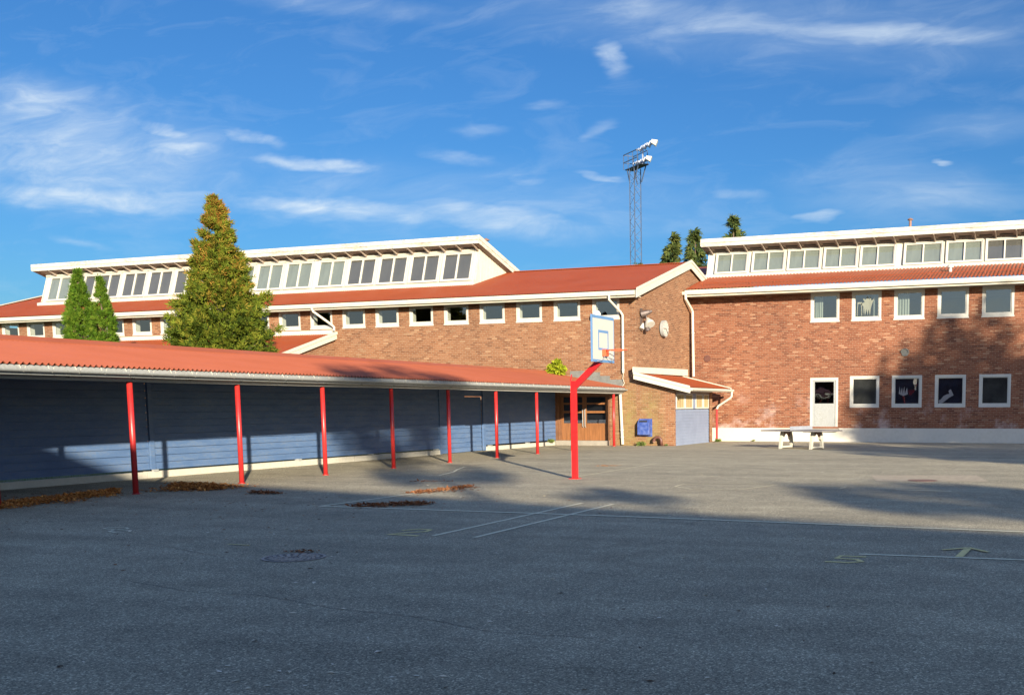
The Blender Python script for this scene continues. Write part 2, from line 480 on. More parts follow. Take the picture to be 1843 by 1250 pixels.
M['tableleg'] = mat_plain("white_leg_concrete", (0.42, 0.40, 0.33), 0.7, var=0.06, scale=5)
M['iron'] = mat_plain("cast_iron", (0.13, 0.11, 0.09), 0.7, metal=0.0, var=0.2, scale=14)
M['castrib'] = mat_plain("worn_cast_ribs", (0.36, 0.32, 0.27), 0.7, var=0.2, scale=14)
M['rust'] = mat_plain("rusty_iron", (0.20, 0.11, 0.08), 0.7, var=0.2, scale=8)
M['yellowpaint'] = mat_plain("worn_yellow_paint", (0.74, 0.62, 0.26), 0.85, var=0.35, scale=16, dirt=(0.32, 0.27, 0.17), dirt_amt=0.4, bmp=0)
M['linepaint'] = mat_plain("worn_pale_line_paint", (0.78, 0.72, 0.50), 0.85, var=0.3, scale=11, dirt=(0.34, 0.29, 0.2), dirt_amt=0.45, bmp=0)
M['faint'] = mat_plain("faded_line_paint", (0.56, 0.50, 0.33), 0.85, var=0.25, scale=9, dirt=(0.34, 0.29, 0.2), dirt_amt=0.95, bmp=0)
M['tar'] = mat_plain('tar_crack', (0.10, 0.09, 0.075), 0.95, var=0.3, scale=20)
M['rubber'] = mat_plain("dark_stain", (0.15, 0.14, 0.12), 0.9)
M['thuja'] = mat_foliage("thuja_foliage", [(0.15, (0.018, 0.034, 0.005)), (0.40, (0.060, 0.086, 0.009)), (0.58, (0.110, 0.138, 0.012)), (0.74, (0.155, 0.145, 0.018)), (0.90, (0.25, 0.115, 0.022))], 0.15, 0.8, (5.0, 9.5))
M['cedar'] = mat_foliage("cedar_foliage", [(0.2, (0.022, 0.058, 0.005)), (0.5, (0.060, 0.118, 0.008)), (0.75, (0.095, 0.150, 0.012)), (0.95, (0.15, 0.12, 0.03))], 0.15)
M['spruce'] = mat_foliage("spruce_foliage", [(0.2, (0.022, 0.040, 0.014)), (0.6, (0.065, 0.088, 0.022)), (0.95, (0.14, 0.13, 0.03))], 0.15)
M['leafy'] = mat_foliage("yellow_green_leaves", [(0.2, (0.14, 0.20, 0.012)), (0.6, (0.32, 0.36, 0.02)), (0.95, (0.48, 0.46, 0.05))], 0.35)
M['weed'] = mat_foliage("weed_leaves", [(0.2, (0.05, 0.09, 0.02)), (0.9, (0.16, 0.19, 0.05))], 0.2)
M['leaf'] = mat_foliage("dry_leaves", [(0.15, (0.16, 0.065, 0.022)), (0.5, (0.50, 0.19, 0.05)), (0.8, (0.70, 0.33, 0.09)), (0.97, (0.70, 0.50, 0.24))], 0.1)
M['darkleaf'] = mat_foliage("damp_dark_leaves", [(0.15, (0.10, 0.045, 0.022)), (0.6, (0.28, 0.11, 0.045)), (0.97, (0.50, 0.28, 0.15))], 0.1)
M['paleleaf'] = mat_foliage("pale_litter", [(0.1, (0.05, 0.035, 0.02)), (0.36, (0.10, 0.06, 0.035)), (0.42, (0.60, 0.52, 0.36)), (0.97, (0.85, 0.80, 0.68))], 0.0)
M['bark'] = mat_plain("bark", (0.11, 0.075, 0.05), 0.9, var=0.3, scale=8, bmp=0.6)
M['autumn'] = mat_foliage("autumn_foliage", [(0.2, (0.10, 0.08, 0.02)), (0.9, (0.26, 0.16, 0.03))], 0.3)


# ------------------------------------------------------------ mesh helpers
class MB:
    def __init__(s):
        s.v = []
        s.f = []
        s.m = []

    def add(s, vs, fs, mi=0):
        o = len(s.v)
        s.v += [tuple(p) for p in vs]
        s.f += [tuple(o + i for i in f) for f in fs]
        s.m += [mi] * len(fs)

    def quad(s, a, b, c, d, mi=0):
        s.add([a, b, c, d], [(0, 1, 2, 3)], mi)

    def box(s, x0, x1, y0, y1, z0, z1, mi=0):
        s.add([(x0, y0, z0), (x1, y0, z0), (x1, y1, z0), (x0, y1, z0), (x0, y0, z1), (x1, y0, z1), (x1, y1, z1), (x0, y1, z1)],
              [(0, 3, 2, 1), (4, 5, 6, 7), (0, 1, 5, 4), (1, 2, 6, 5), (2, 3, 7, 6), (3, 0, 4, 7)], mi)

    def prism(s, poly, vec, mi=0):
        n = len(poly)
        vec = Vector(vec)
        a = [Vector(p) for p in poly]
        b = [p + vec for p in a]
        fs = [tuple(range(n))[::-1], tuple(range(n, 2 * n))]
        for i in range(n):
            j = (i + 1) % n
            fs.append((i, j, n + j, n + i))
        s.add(a + b, fs, mi)

    def bar(s, a, b, w, h, upv=(0, 0, 1), mi=0):
        a = Vector(a)
        b = Vector(b)
        d = (b - a).normalized()
        u = Vector(upv)
        sd_ = d.cross(u)
        if sd_.length < 1e-5:
            sd_ = d.cross(Vector((1, 0, 0)))
        sd_.normalize()
        u = sd_.cross(d).normalized()
        sd_ = sd_ * w / 2
        u = u * h / 2
        s.add([a - sd_ - u, a + sd_ - u, a + sd_ + u, a - sd_ + u, b - sd_ - u, b + sd_ - u, b + sd_ + u, b - sd_ + u],
              [(0, 3, 2, 1), (4, 5, 6, 7), (0, 1, 5, 4), (1, 2, 6, 5), (2, 3, 7, 6), (3, 0, 4, 7)][::1], mi)

    def tube(s, pts, r, n=10, mi=0, cap=True):
        pts = [Vector(p) for p in pts]
        rr = r if isinstance(r, (list, tuple)) else [r] * len(pts)
        rings = []
        prev = None
        for i, p in enumerate(pts):
            if i == 0:
                d = pts[1] - p
            elif i == len(pts) - 1:
                d = p - pts[i - 1]
            else:
                d = (pts[i + 1] - p).normalized() + (p - pts[i - 1]).normalized()
            d.normalize()
            if prev is None:
                a = d.cross(Vector((0, 0, 1)))
                if a.length < 1e-3:
                    a = d.cross(Vector((0, 1, 0)))
            else:
                a = prev - d * prev.dot(d)
            a.normalize()
            prev = a
            b = d.cross(a)
            rings.append([p + (a * math.cos(2 * PI * k / n) + b * math.sin(2 * PI * k / n)) * rr[i] for k in range(n)])
        vs = [q for g in rings for q in g]
        fs = []
        for i in range(len(pts) - 1):
            for k in range(n):
                k2 = (k + 1) % n
                fs.append((i * n + k, i * n + k2, (i + 1) * n + k2, (i + 1) * n + k))
        if cap:
            fs.append(tuple(range(n))[::-1])
            fs.append(tuple((len(pts) - 1) * n + k for k in range(n)))
        s.add(vs, fs, mi)

    def build(s, name, mats, parent=None, origin=None, smooth=False, loc=None, rot=None):
        if origin is None:
            origin = parent_origin(parent)
        ox, oy, oz = origin
        me = bpy.data.meshes.new(name)
        me.from_pydata([(x - ox, y - oy, z - oz) for x, y, z in s.v], [], s.f)
        if not isinstance(mats, (list, tuple)):
            mats = [mats]
        for q in mats:
            me.materials.append(M[q] if isinstance(q, str) else q)
        me.polygons.foreach_set('material_index', s.m)
        if smooth:
            me.polygons.foreach_set('use_smooth', [True] * len(s.f))
        me.update()
        o = bpy.data.objects.new(name, me)
        COL.objects.link(o)
        if parent:
            o.parent = parent
        if loc:
            o.location = loc
        if rot:
            o.rotation_euler = rot
        return o


def parent_origin(p):
    if p is None:
        return (0, 0, 0)
    o = Vector((0, 0, 0))
    while p is not None:
        o += p.location
        p = p.parent
    return tuple(o)


def tag(o, label=None, cat=None, group=None, kind=None):
    if label:
        o['label'] = label
    if cat:
        o['category'] = cat
    if group:
        o['group'] = group
    if kind:
        o['kind'] = kind
    return o


def thing(name, loc, label, cat, group=None):
    o = bpy.data.objects.new(name, None)
    o.empty_display_size = 0.3
    COL.objects.link(o)
    o.location = loc
    return tag(o, label, cat, group)


def wall_y(mb, Y, x0, x1, z0, z1, holes, depth=0.1, mi=0):
    """front sheet facing -Y with openings and their reveals"""
    xs = sorted(set([x0, x1] + [h[0] for h in holes] + [h[1] for h in holes]))
    zs = sorted(set([z0, z1] + [h[2] for h in holes] + [h[3] for h in holes]))
    for i in range(len(xs) - 1):
        for j in range(len(zs) - 1):
            cx, cz = (xs[i] + xs[i + 1]) / 2, (zs[j] + zs[j + 1]) / 2
            if any(h[0] < cx < h[1] and h[2] < cz < h[3] for h in holes):
                continue
            mb.quad((xs[i], Y, zs[j]), (xs[i + 1], Y, zs[j]), (xs[i + 1], Y, zs[j + 1]), (xs[i], Y, zs[j + 1]), mi)
    for a, b, c, d in holes:
        mb.quad((a, Y, c), (a, Y, d), (a, Y + depth, d), (a, Y + depth, c), mi)
        mb.quad((b, Y, d), (b, Y, c), (b, Y + depth, c), (b, Y + depth, d), mi)
        mb.quad((a, Y, d), (b, Y, d), (b, Y + depth, d), (a, Y + depth, d), mi)
        mb.quad((b, Y, c), (a, Y, c), (a, Y + depth, c), (b, Y + depth, c), mi)


def corrug(mb, p0, U, L, V, pitch=0.125, amp=0.014, segs=6, mi=0):
    p0, U, V = Vector(p0), Vector(U).normalized(), Vector(V)
    nrm = U.cross(V).normalized()
    if nrm.z < 0:
        nrm = -nrm
    n = int(L / pitch * segs)
    o = len(mb.v)
    for i in range(n + 1):
        t = i / n * L
        h = amp * math.sin(2 * PI * t / pitch)
        a = p0 + U * t + nrm * h
        mb.v.append(tuple(a))
        mb.v.append(tuple(a + V))
    for i in range(n):
        k = o + 2 * i
        mb.f.append((k, k + 2, k + 3, k + 1))
        mb.m.append(mi)


# ------------------------------------------------------------ ground
g = MB()
g.quad((-900, -900, -0.004), (900, -900, -0.004), (900, 900, -0.004), (-900, 900, -0.004))
tag(g.build('ground', 'grass'), 'mown grass ground stretching away behind the plank fence', None, None, 'structure')
g = MB()
g.quad((-21.12, -60, 0), (70, -60, 0), (70, 49, 0), (-21.12, 49, 0))
tag(g.build('school_yard', 'asphalt'), 'grey asphalt school yard', None, None, 'structure')
g = MB()
g.quad((-4.06, 23.58, 0.004), (-1.74, 24.25, 0.004), (-2.15, 26.25, 0.004), (-4.55, 25.57, 0.004))
tag(g.build('asphalt_patch', 'patch'), 'paler repaired patch of asphalt around the far manhole', None, None, 'structure')


def strip(pts, w, name, mat, label, z=0.006):
    mb = MB()
    P = [Vector((x, y, z)) for x, y in pts]
    L_, R_ = [], []
    for i, p in enumerate(P):
        d = (P[min(i + 1, len(P) - 1)] - P[max(i - 1, 0)]).normalized()
        s_ = Vector((-d.y, d.x, 0)) * w / 2
        L_.append(p + s_)
        R_.append(p - s_)
    vs = L_ + R_
    n = len(P)
    mb.add(vs, [(n + i, n + i + 1, i + 1, i) for i in range(n - 1)])
    o = mb.build(name, mat)
    tag(o, label, None, None, 'structure')
    return o


strip([(-12.08, 15.03), (-6.5, 15.02), (-0.4, 14.78), (3, 14.7)], 0.10, 'painted_line', 'linepaint', 'long pale court line across the yard', 0.008)
strip([(-7.88, 12.02), (-8.03, 16.9)], 0.07, 'painted_line', 'linepaint', 'left of the two short parallel court lines', 0.006)
strip([(-7.26, 12.03), (-7.43, 16.87)], 0.07, 'painted_line', 'linepaint', 'right of the two short parallel court lines', 0.006)
strip([(-12.08, 15.06), (-12.05, 18.9)], 0.07, 'painted_line', 'linepaint', 'court edge line running from the corner to the leaf heap', 0.006)
strip([(-2.26, 12.03), (2.5, 12.3)], 0.08, 'painted_line', 'linepaint', 'thin line passing the foot of the yellow arrow', 0.006)
strip([(-11.13, 23.26), (-11.4, 28.97)], 0.07, 'painted_line', 'faint', 'faded line beyond the basketball post', 0.006)
strip([(-9.85, 10.49), (-9.51, 10.49)], 0.035, 'painted_line', 'yellowpaint', 'short yellow dash near the round manhole', 0.006)
strip([(-14.6, 22.6), (-15.0, 23.9), (-15.5, 24.9), (-15.96, 26.0), (-15.6, 26.6), (-14.9, 26.8), (-13.9, 26.5)], 0.06, 'painted_line', 'linepaint', 'curved court line beside the canopy posts', 0.006)
strip([(-6.0, 22.2), (-6.9, 22.1), (-7.86, 21.5), (-7.8, 20.9), (-7.2, 20.3), (-6.28, 20.5), (-6.12, 21.1), (-5.88, 22.0)], 0.07, 'painted_line', 'faint', 'faded loop of court marking in the sunlit yard', 0.006)
strip([(-5.0, 22.0), (-4.38, 21.8), (-4.4, 21.3), (-5.2, 21.1)], 0.07, 'painted_line', 'faint', 'faded hook of court marking right of the loop', 0.006)
strip([(-3.3, 21.4), (-2.2, 21.3)], 0.07, 'painted_line', 'linepaint', 'short pale dash before the far manhole', 0.006)
strip([(-2.9, 28.6), (-2.2, 28.6)], 0.06, 'painted_line', 'linepaint', 'short pale dash behind the far manhole', 0.006)
strip([(-8.62, 12.40), (-8.50, 12.62), (-8.30, 12.60), (-8.24, 12.40), (-8.45, 12.15), (-8.55, 11.98), (-8.06, 11.95)], 0.075, 'painted_number', 'yellowpaint', 'yellow painted numeral 2')
strip([(-2.14, 11.82), (-2.42, 11.82), (-2.43, 11.62), (-2.20, 11.60), (-2.12, 11.45), (-2.24, 11.34), (-2.5, 11.34)], 0.075, 'painted_number', 'yellowpaint', 'yellow painted numeral 5')
strip([(-12.55, 11.27), (-12.80, 11.30), (-12.86, 11.42), (-12.6, 11.5), (-12.45, 11.4), (-12.55, 11.27), (-12.45, 11.08), (-12.25, 11.0), (-12.12, 11.1), (-12.25, 11.25), (-12.55, 11.27)], 0.045, 'painted_number', 'linepaint', 'worn painted numeral 8')
mb = MB()
for a, b, w in (((-1.16, 12.12), (-1.13, 12.86), 0.085), ((-1.13, 12.92), (-1.40, 12.64), 0.06), ((-1.13, 12.92), (-0.88, 12.60), 0.06)):
    A, B = Vector((*a, 0.01)), Vector((*b, 0.01))
    d = (B - A).normalized()
    s_ = Vector((-d.y, d.x, 0)) * w / 2
    mb.quad(A - s_, B - s_, B + s_, A + s_)
    mb.v[-1]
for i in range(4, 12):
    mb.v[i] = (mb.v[i][0], mb.v[i][1], 0.012 if i < 8 else 0.014)
tag(mb.build('painted_arrow', 'yellowpaint'), 'yellow painted arrow', None, None, 'structure')


def manhole(x, y, r, label, mat, rings=True):
    t = thing('manhole_cover', (x, y, 0), label, 'manhole cover')
    mb_ = MB()
    n = 40

    def ring(r0, r1, z, mi=0):
        o = len(mb_.v)
        for k in range(n):
            a = 2 * PI * k / n
            mb_.v.append((x + r0 * math.cos(a), y + r0 * math.sin(a), z))
            mb_.v.append((x + r1 * math.cos(a), y + r1 * math.sin(a), z))
        for k in range(n):
            k2 = (k + 1) % n
            mb_.f.append((o + 2 * k, o + 2 * k + 1, o + 2 * k2 + 1, o + 2 * k2))
            mb_.m.append(mi)
    mb_.tube([(x, y, -0.02), (x, y, 0.006)], r, n)
    mb_.build('cover_plate', mat, t)
    mb_ = MB()
    ring(r * 0.93, r * 1.02, 0.009)
    mb_.build('rim', 'castrib' if rings else mat, t)
    if rings:
        mb_ = MB()
        # raised cast pattern: curved bars
        for q in (0.8, 0.64, 0.48, 0.32):
            cnt = int(18 * q) + 4
            for k in range(cnt):
                a = 2 * PI * k / cnt
                for da in (0,):
                    pa = (x + r * q * math.cos(a), y + r * q * math.sin(a))
                    pb = (x + r * (q - 0.1) * math.cos(a + 0.18), y + r * (q - 0.1) * math.sin(a + 0.18))
                    mb_.bar((*pa, 0.009), (*pb, 0.009), 0.034, 0.008)
        mb_.build('cast_pattern', 'castrib', t)
    return t


for pts, lb in (([(-12.0, 10.6), (-11.2, 10.3), (-10.4, 10.1), (-9.6, 9.75), (-8.9, 9.5)], 'dark seam in the asphalt left of the round manhole'),
                ([(-8.6, 7.9), (-7.7, 7.65), (-6.9, 7.7), (-5.9, 7.4), (-5.0, 7.3), (-4.1, 7.0), (-3.0, 7.05)], 'wandering crack across the near asphalt'),
                ):
    pp = []
    for (a0, b0), (a1, b1) in zip(pts, pts[1:]):
        for k in range(7):
            t = k / 7
            pp.append((a0 + (a1 - a0) * t + R.uniform(-.012, .012), b0 + (b1 - b0) * t + R.uniform(-.015, .015)))
    strip(pp, 0.007, 'asphalt_crack', 'tar', lb, 0.003)
manhole(-8.25, 9.78, 0.34, 'round cast iron manhole cover with raised pattern near the leaf litter', 'iron')
manhole(-3.13, 24.12, 0.32, 'reddish rusty manhole cover in the sunlit asphalt patch', 'rust', False)

# ------------------------------------------------------------ windows
WCACHE = {}


def make_window(root, x, y, z, w, h, style='square', b=0.10, lean=0.0, name='window', back=None, label=None, extras=None):
    """window part with frame ring at its origin (lower left front), pane and reveal sub-parts"""
    key = (style, round(w, 3), round(h, 3), b, back)
    if key not in WCACHE:
        f = MB()
        y0, y1 = -0.015, 0.09
        f.box(0, w, y0, y1, 0, b * 1.25)
        f.box(0, w, y0, y1, h - b, h)
        f.box(0, b, y0, y1, b * 1.25, h - b)
        f.box(w - b, w, y0, y1, b * 1.25, h - b)
        s_ = 0.045
        f.box(b, w - b, 0.02, 0.075, b * 1.25, b * 1.25 + s_)
        f.box(b, w - b, 0.02, 0.075, h - b - s_, h - b)
        f.box(b, b + s_, 0.02, 0.075, b * 1.25 + s_, h - b - s_)
        f.box(w - b - s_, w - b, 0.02, 0.075, b * 1.25 + s_, h - b - s_)
        if style == 'pair':
            f.box(w / 2 - 0.03, w / 2 + 0.03, 0.0, 0.085, b * 1.25 + s_, h - b - s_)
        if style == 'square':
            f.box(-0.02, w + 0.02, -0.035, 0.0, -0.03, 0.03)
        fo = f.build('window', 'frame', None, (0, 0, 0))
        COL.objects.unlink(fo)
        p = MB()
        zz0, zz1 = b * 1.25 + s_, h - b - s_
        p.quad((b + s_, 0.05, zz0), (w - b - s_, 0.05, zz0), (w - b - s_, 0.05, zz1), (b + s_, 0.05, zz1))
        po = p.build('pane', 'glassdark' if style == 'dark' else ('glassdim' if style == 'pair' else 'glass'), None, (0, 0, 0))
        COL.objects.unlink(po)
        subs = [po]
        if back:
            q = MB()
            q.quad((b, 0.088, b), (w - b, 0.088, b), (w - b, 0.088, h - b), (b, 0.088, h - b))
            qo = q.build('blind' if back == 'blind' else 'backing', back, None, (0, 0, 0))
            COL.objects.unlink(qo)
            subs.append(qo)
        else:
            q = MB()
            d = 0.36
            q.quad((b, 0.09, b), (b, d, b), (b, d, h - b), (b, 0.09, h - b))
            q.quad((w - b, d, b), (w - b, 0.09, b), (w - b, 0.09, h - b), (w - b, d, h - b))
            q.quad((b, 0.09, b * 1.25), (w - b, 0.09, b * 1.25), (w - b, d, b * 1.25), (b, d, b * 1.25))
            q.quad((b, d, h - b), (w - b, d, h - b), (w - b, 0.09, h - b), (b, 0.09, h - b))
            qo = q.build('reveal', 'white', None, (0, 0, 0))
            COL.objects.unlink(qo)
            subs.append(qo)
        WCACHE[key] = (fo, subs)
    fo, subs = WCACHE[key]
    wo = fo.copy()
    wo.name = name
    COL.objects.link(wo)
    wo.parent = root
    r = parent_origin(root)
    wo.location = (x - r[0], y - r[1], z - r[2])
    if lean:
        wo.rotation_euler = (-lean, 0, 0)
    if label:
        wo['label'] = label
    for s_ in subs:
        c = s_.copy()
        COL.objects.link(c)
        c.parent = wo
    return wo


# ------------------------------------------------------------ long classroom building
D1 = 41.7
XC = -17.25
LB = thing('classroom_building', (XC, D1, 0), 'long brick classroom block with a row of small square windows under its gutter', 'building')
w = MB()
winx = [-19.22 - 1.803 * n for n in range(20)]
holes = [(x, x + 1.24, 5.26, 6.16) for x in winx]
door_hole = (-20.85, -18.5, 0.0, 2.12)
wall_y(w, D1, -57.0, XC, 0, 6.2, holes + [door_hole], 0.1)
# gable side wall, slightly skewed as in the photo
gx1, gy1 = -16.98, 52.8
w.add([(XC, D1, 0), (gx1, 53.0, 0), (gx1, 53.0, 6.55), (-17.05, 47.55, 8.02), (XC, D1, 6.35)], [(0, 1, 2, 3, 4)])
w.quad((-57, 53, 0), (-57, D1, 0), (-57, D1, 6.2), (-57, 53, 6.2))
w.quad((gx1, 53, 0), (-57, 53, 0), (-57, 53, 6.5), (gx1, 53, 6.5))
w.build('brick_wall', 'brickL', LB)
for i, x in enumerate(winx):
    make_window(LB, x, D1 + 0.02, 5.27, 1.24, 0.88, 'square', 0.095)
i_ = MB()
i_.quad((-56.8, D1 + 4.5, 4.3), (-17.6, D1 + 4.5, 4.3), (-17.6, D1 + 4.5, 6.35), (-56.8, D1 + 4.5, 6.35))
i_.quad((-56.8, D1 + .36, 4.3), (-17.6, D1 + .36, 4.3), (-17.6, D1 + 4.5, 4.3), (-56.8, D1 + 4.5, 4.3))
i_.quad((-56.8, D1 + .36, 6.19), (-17.6, D1 + .36, 6.19), (-17.6, D1 + 4.5, 6.33), (-56.8, D1 + 4.5, 6.33))
i_.build('interior', 'inside', LB)
# roof
ye, ze, yr, zr = 41.05, 6.37, 47.6, 8.2
rf = MB()
corrug(rf, (-57.2, ye, ze), (1, 0, 0), 57.2 - 16.93, (0, yr - ye, zr - ze), 0.125, 0.013)
corrug(rf, (-57.2, yr, zr), (1, 0, 0), 57.2 - 16.93, (0, 53.6 - yr, 6.55 - zr), 0.125, 0.013, 2)
rf.quad((-57.2, ye + .02, ze - 0.05), (-57.2, yr, zr - 0.05), (-16.95, yr, zr - 0.05), (-16.95, ye + .02, ze - 0.05))
rf.bar((-57.2, yr, zr + .01), (-16.93, yr, zr + .01), 0.3, 0.03)
rf.build('roof', 'roof', LB)
s = MB()
s.box(-57.2, -17.0, ye + .02, D1, ze - .27, ze - .24)
s.build('soffit', 'white', LB)
gt = MB()
gt.box(-57.2, -16.95, ye, ye + .03, ze - 0.30, ze - 0.03)
for k in range(28):
    pass
prof = [(0.0, 0.0), (-0.02, -0.10), (-0.07, -0.15), (-0.12, -0.13), (-0.14, -0.02), (-0.13, 0.0)]
vs = []
for X in (-57.2, -16.98):
    vs += [(X, ye + a, ze - 0.09 + b_) for a, b_ in prof]
n = len(prof)
gt.add(vs, [(i, i + 1, n + i + 1, n + i) for i in range(n - 1)] + [tuple(range(n)), tuple(range(n, 2 * n))])
for k in range(48):
    X = -56.8 + k * 0.84
    if X < -17:
        gt.bar((X, ye - .145, ze - .10), (X, ye - .03, ze - .245), 0.012, 0.012)
gt.build('gutter', 'white', LB)
# gable bargeboards
bg_ = MB()
XO = -16.93
bg_.prism([(XO, ye - .1, ze - 0.34), (XO, ye - .1, ze - 0.02), (XO, yr, zr + 0.06), (XO, yr, zr - 0.26)], (0.035, 0, 0))
bg_.prism([(XO + .037, ye - .12, ze - 0.06), (XO + .037, ye - .12, ze + 0.06), (XO + .037, yr, zr + 0.14), (XO + .037, yr, zr + 0.02)], (0.03, 0, 0))
bg_.prism([(XO, yr, zr - 0.26), (XO, yr, zr + 0.06), (XO, 49.9, 7.62), (XO, 49.9, 7.30)], (0.035, 0, 0))
bg_.prism([(XO + .037, yr, zr + 0.02), (XO + .037, yr, zr + 0.14), (XO + .037, 49.92, 7.70), (XO + .037, 49.92, 7.58)], (0.03, 0, 0))
bg_.build('bargeboard', 'white', LB)
bl = MB()
bl.prism([(-57.25, ye, ze - .25), (-57.25, ye, ze + .04), (-57.25, yr, zr + .08), (-57.25, yr, zr - .2)], (-0.04, 0, 0))
bl.prism([(-57.25, ye, ze + .04), (-57.25, ye, ze + .07), (-57.25, yr, zr + .12), (-57.25, yr, zr + .08)], (0.16, 0, 0))
bl.build('bargeboard', 'white', LB)


def monitor(root, X0, X1, yb, zb, yt, zt, yf, zf, yback, zback, pairs, pz0, pz1, right_end, left_end, over=0.35, wname='window'):
    lean = math.atan((yt - yb) / (zt - zb))
    rail = MB()
    # leaning face board
    rail.quad((X0, yb, zb - .2), (X1, yb, zb - .2), (X1, yt, zt), (X0, yt, zt))
    # battens / pilasters
    xs = []
    for a, b_, bk in pairs:
        xs.append((a, b_))
    ed = [X0] + [q for ab in xs for q in ab] + [X1]

    def pf(x, z, off):
        t = (z - zb) / (zt - zb)
        return (x, yb + (yt - yb) * t - off, z)
    for i in range(0, len(ed), 2):
        a, b_ = ed[i], ed[i + 1]
        if b_ - a > 0.05:
            k = max(1, int((b_ - a) / 0.34))
            for j in range(k + 1):
                xx = a + 0.03 + (b_ - a - 0.06) * j / k
                rail.prism([pf(xx - .02, pz0, 0.0), pf(xx + .02, pz0, 0.0), pf(xx + .02, zt, 0.0), pf(xx - .02, zt, 0.0)], (0, -0.03, 0))
    rail.build('face_boards', 'white', root)
    sb = MB()
    sb.prism([(X0 - .1, yb - .14, zb - .12), (X0 - .1, yb - .14, zb + .09), (X0 - .1, yb + .08, pz0 - 0.02), (X0 - .1, yb + .08, zb - .12)], (X1 - X0 + .12, 0, 0))
    sb.prism([(X0 - .02, yb - .0, zb + .13), (X0 - .02, yb - .0, pz0 - .03), (X0 - .02, yb + .1, pz0 - .03), (X0 - .02, yb + .1, zb + .13)], (X1 - X0, 0, 0))
    sb.build('sill_board', 'white', root)
    hb = MB()
    hb.prism([(X0, yt - .06 - (yt - yb) * .12, pz1 + .03), (X0, yt - .05, zt), (X0, yt + .05, zt), (X0, yt + .05, pz1 + .03)], (X1 - X0, 0, 0))
    hb.build('head_board', 'white', root)
    # roof slab
    rr = MB()
    dz = (zback - zf) / (yback - yf)
    xr = X1 + (over if right_end else 0)
    xl = X0 - (over if left_end else 0)
    rr.quad((xl, yf, zf), (xr, yf, zf), (xr, yback, zback), (xl, yback, zback))
    rr.build('monitor_roof', 'roof', root)
    so = MB()
    so.quad((xl, yf + .04, zf - .30), (xl, yback - 0.5, zback + .12 - .30), (xr, yback - 0.5, zback + .12 - .30), (xr, yf + .04, zf - .30))
    so.build('soffit', 'soffit', root)
    fb = MB()
    fb.box(xl - .01, xr, yf - .04, yf, zf - .16, zf + .03)
    fb.box(xl, xr, yf - .005, yf + .04, zf - .33, zf - .165)
    if right_end:
        for (o0, o1, th, dxx) in ((-0.16, 0.04, 0.035, 0.0), (-0.34, -0.16, 0.02, -0.015)):
            fb.prism([(xr + dxx, yf - .04, zf + o0), (xr + dxx, yf - .04, zf + o1), (xr + dxx, yback, zback + o1), (xr + dxx, yback, zback + o0)], (th, 0, 0))
    if left_end:
        fb.prism([(xl, yf - .04, zf - .3), (xl, yf - .04, zf + .03), (xl, yback, zback + .03), (xl, yback, zback - .3)], (-0.03, 0, 0))
    fb.build('fascia', 'fascia', root)
    # rafters and vent slots under the overhang
    X = X1 - 0.02
    zsf = zf - .30
    while X > X0:
        y1_ = yt + .05
        z1_ = zsf + dz * (y1_ - yf)
        ra = MB()
        ra.prism([(X, yf + .05, zsf - .015), (X, y1_, z1_ - .01), (X, y1_, z1_ - .16), (X, yf + .05, zsf - .07)], (-0.055, 0, 0))
        ra.build('rafter', 'soffit', root)
        if X - .9 > X0:
            vn = MB()
            ym = (yf + yt) / 2 + .12
            zm = zsf + dz * (ym - yf)
            vn.quad((X - .75, ym - .07, zm + .022 - .03), (X - .75, ym + .07, zm - .03), (X - .18, ym + .07, zm - .03), (X - .18, ym - .07, zm + .022 - .03))
            vn.build('vent_slot', 'vent', root)
        X -= 0.885
    # end walls
    if right_end:
        e_ = MB()
        pts = [(X1, yb, zb - .12), (X1, yt, zt + .06), (X1, yback - .6, zback - .02), (X1, yr if root is LB else yb + 3.3, (zr if root is LB else zb + .9))]
        e_.prism([pts[0], pts[3], pts[2], pts[1]], (-0.05, 0, 0))
        yy_ = yb + .25
        while yy_ < yback - .7:
            zl = zb + (yy_ - yb) * 0.28 - .03
            zh = zt + .06 + (zback - zt - .08) * (yy_ - yt) / (yback - .6 - yt)
            if zh > zl and yy_ > yt:
                e_.box(X1, X1 + .012, yy_ - .012, yy_ + .012, zl, zh)
            yy_ += 0.14
        e_.box(X1, X1 + .02, yt - .05, yt + .06, zb + .1, zt)
        e_.build('end_boards', 'white', root)
    for a, b_, bk in pairs:
        p = pf(a, pz0, 0.10)
        make_window(root, a, p[1], pz0, b_ - a, (pz1 - pz0) / math.cos(lean), 'pair', 0.05, lean, wname, bk)


Lp = []
xs_l = [-28.21 - 1.785 * k for k in range(5)] + [-37.3 - 1.785 * k for k in range(10)]
kinds = ['greyin', 'greyin', 'greyin', 'greyin', 'blind', 'blind', 'blind', 'blind', 'greyin', 'greyin', 'greyin', 'greyin', 'greyin', 'greyin', 'blind']
for x, k in zip(xs_l, kinds):
    if x > -53.5:
        Lp.append((x - .09, x + 1.53, k))
Lp = Lp[::-1]
monitor(LB, -53.85, -26.44, 44.4, 7.32, 44.95, 9.05, 44.3, 9.47, 48.2, 8.24, Lp, 7.50, 8.86, True, True)
# roof vent pipe
v = MB()
v.tube([(-27.88, 48.0, 7.9), (-27.88, 48.0, 9.88)], 0.075, 12)
v.tube([(-27.88, 48.0, 9.86), (-27.88, 48.0, 9.90), (-27.88, 48.0, 9.98)], [0.16, 0.17, 0.02], 12)
v.build('roof_vent_pipe', 'rust', LB)


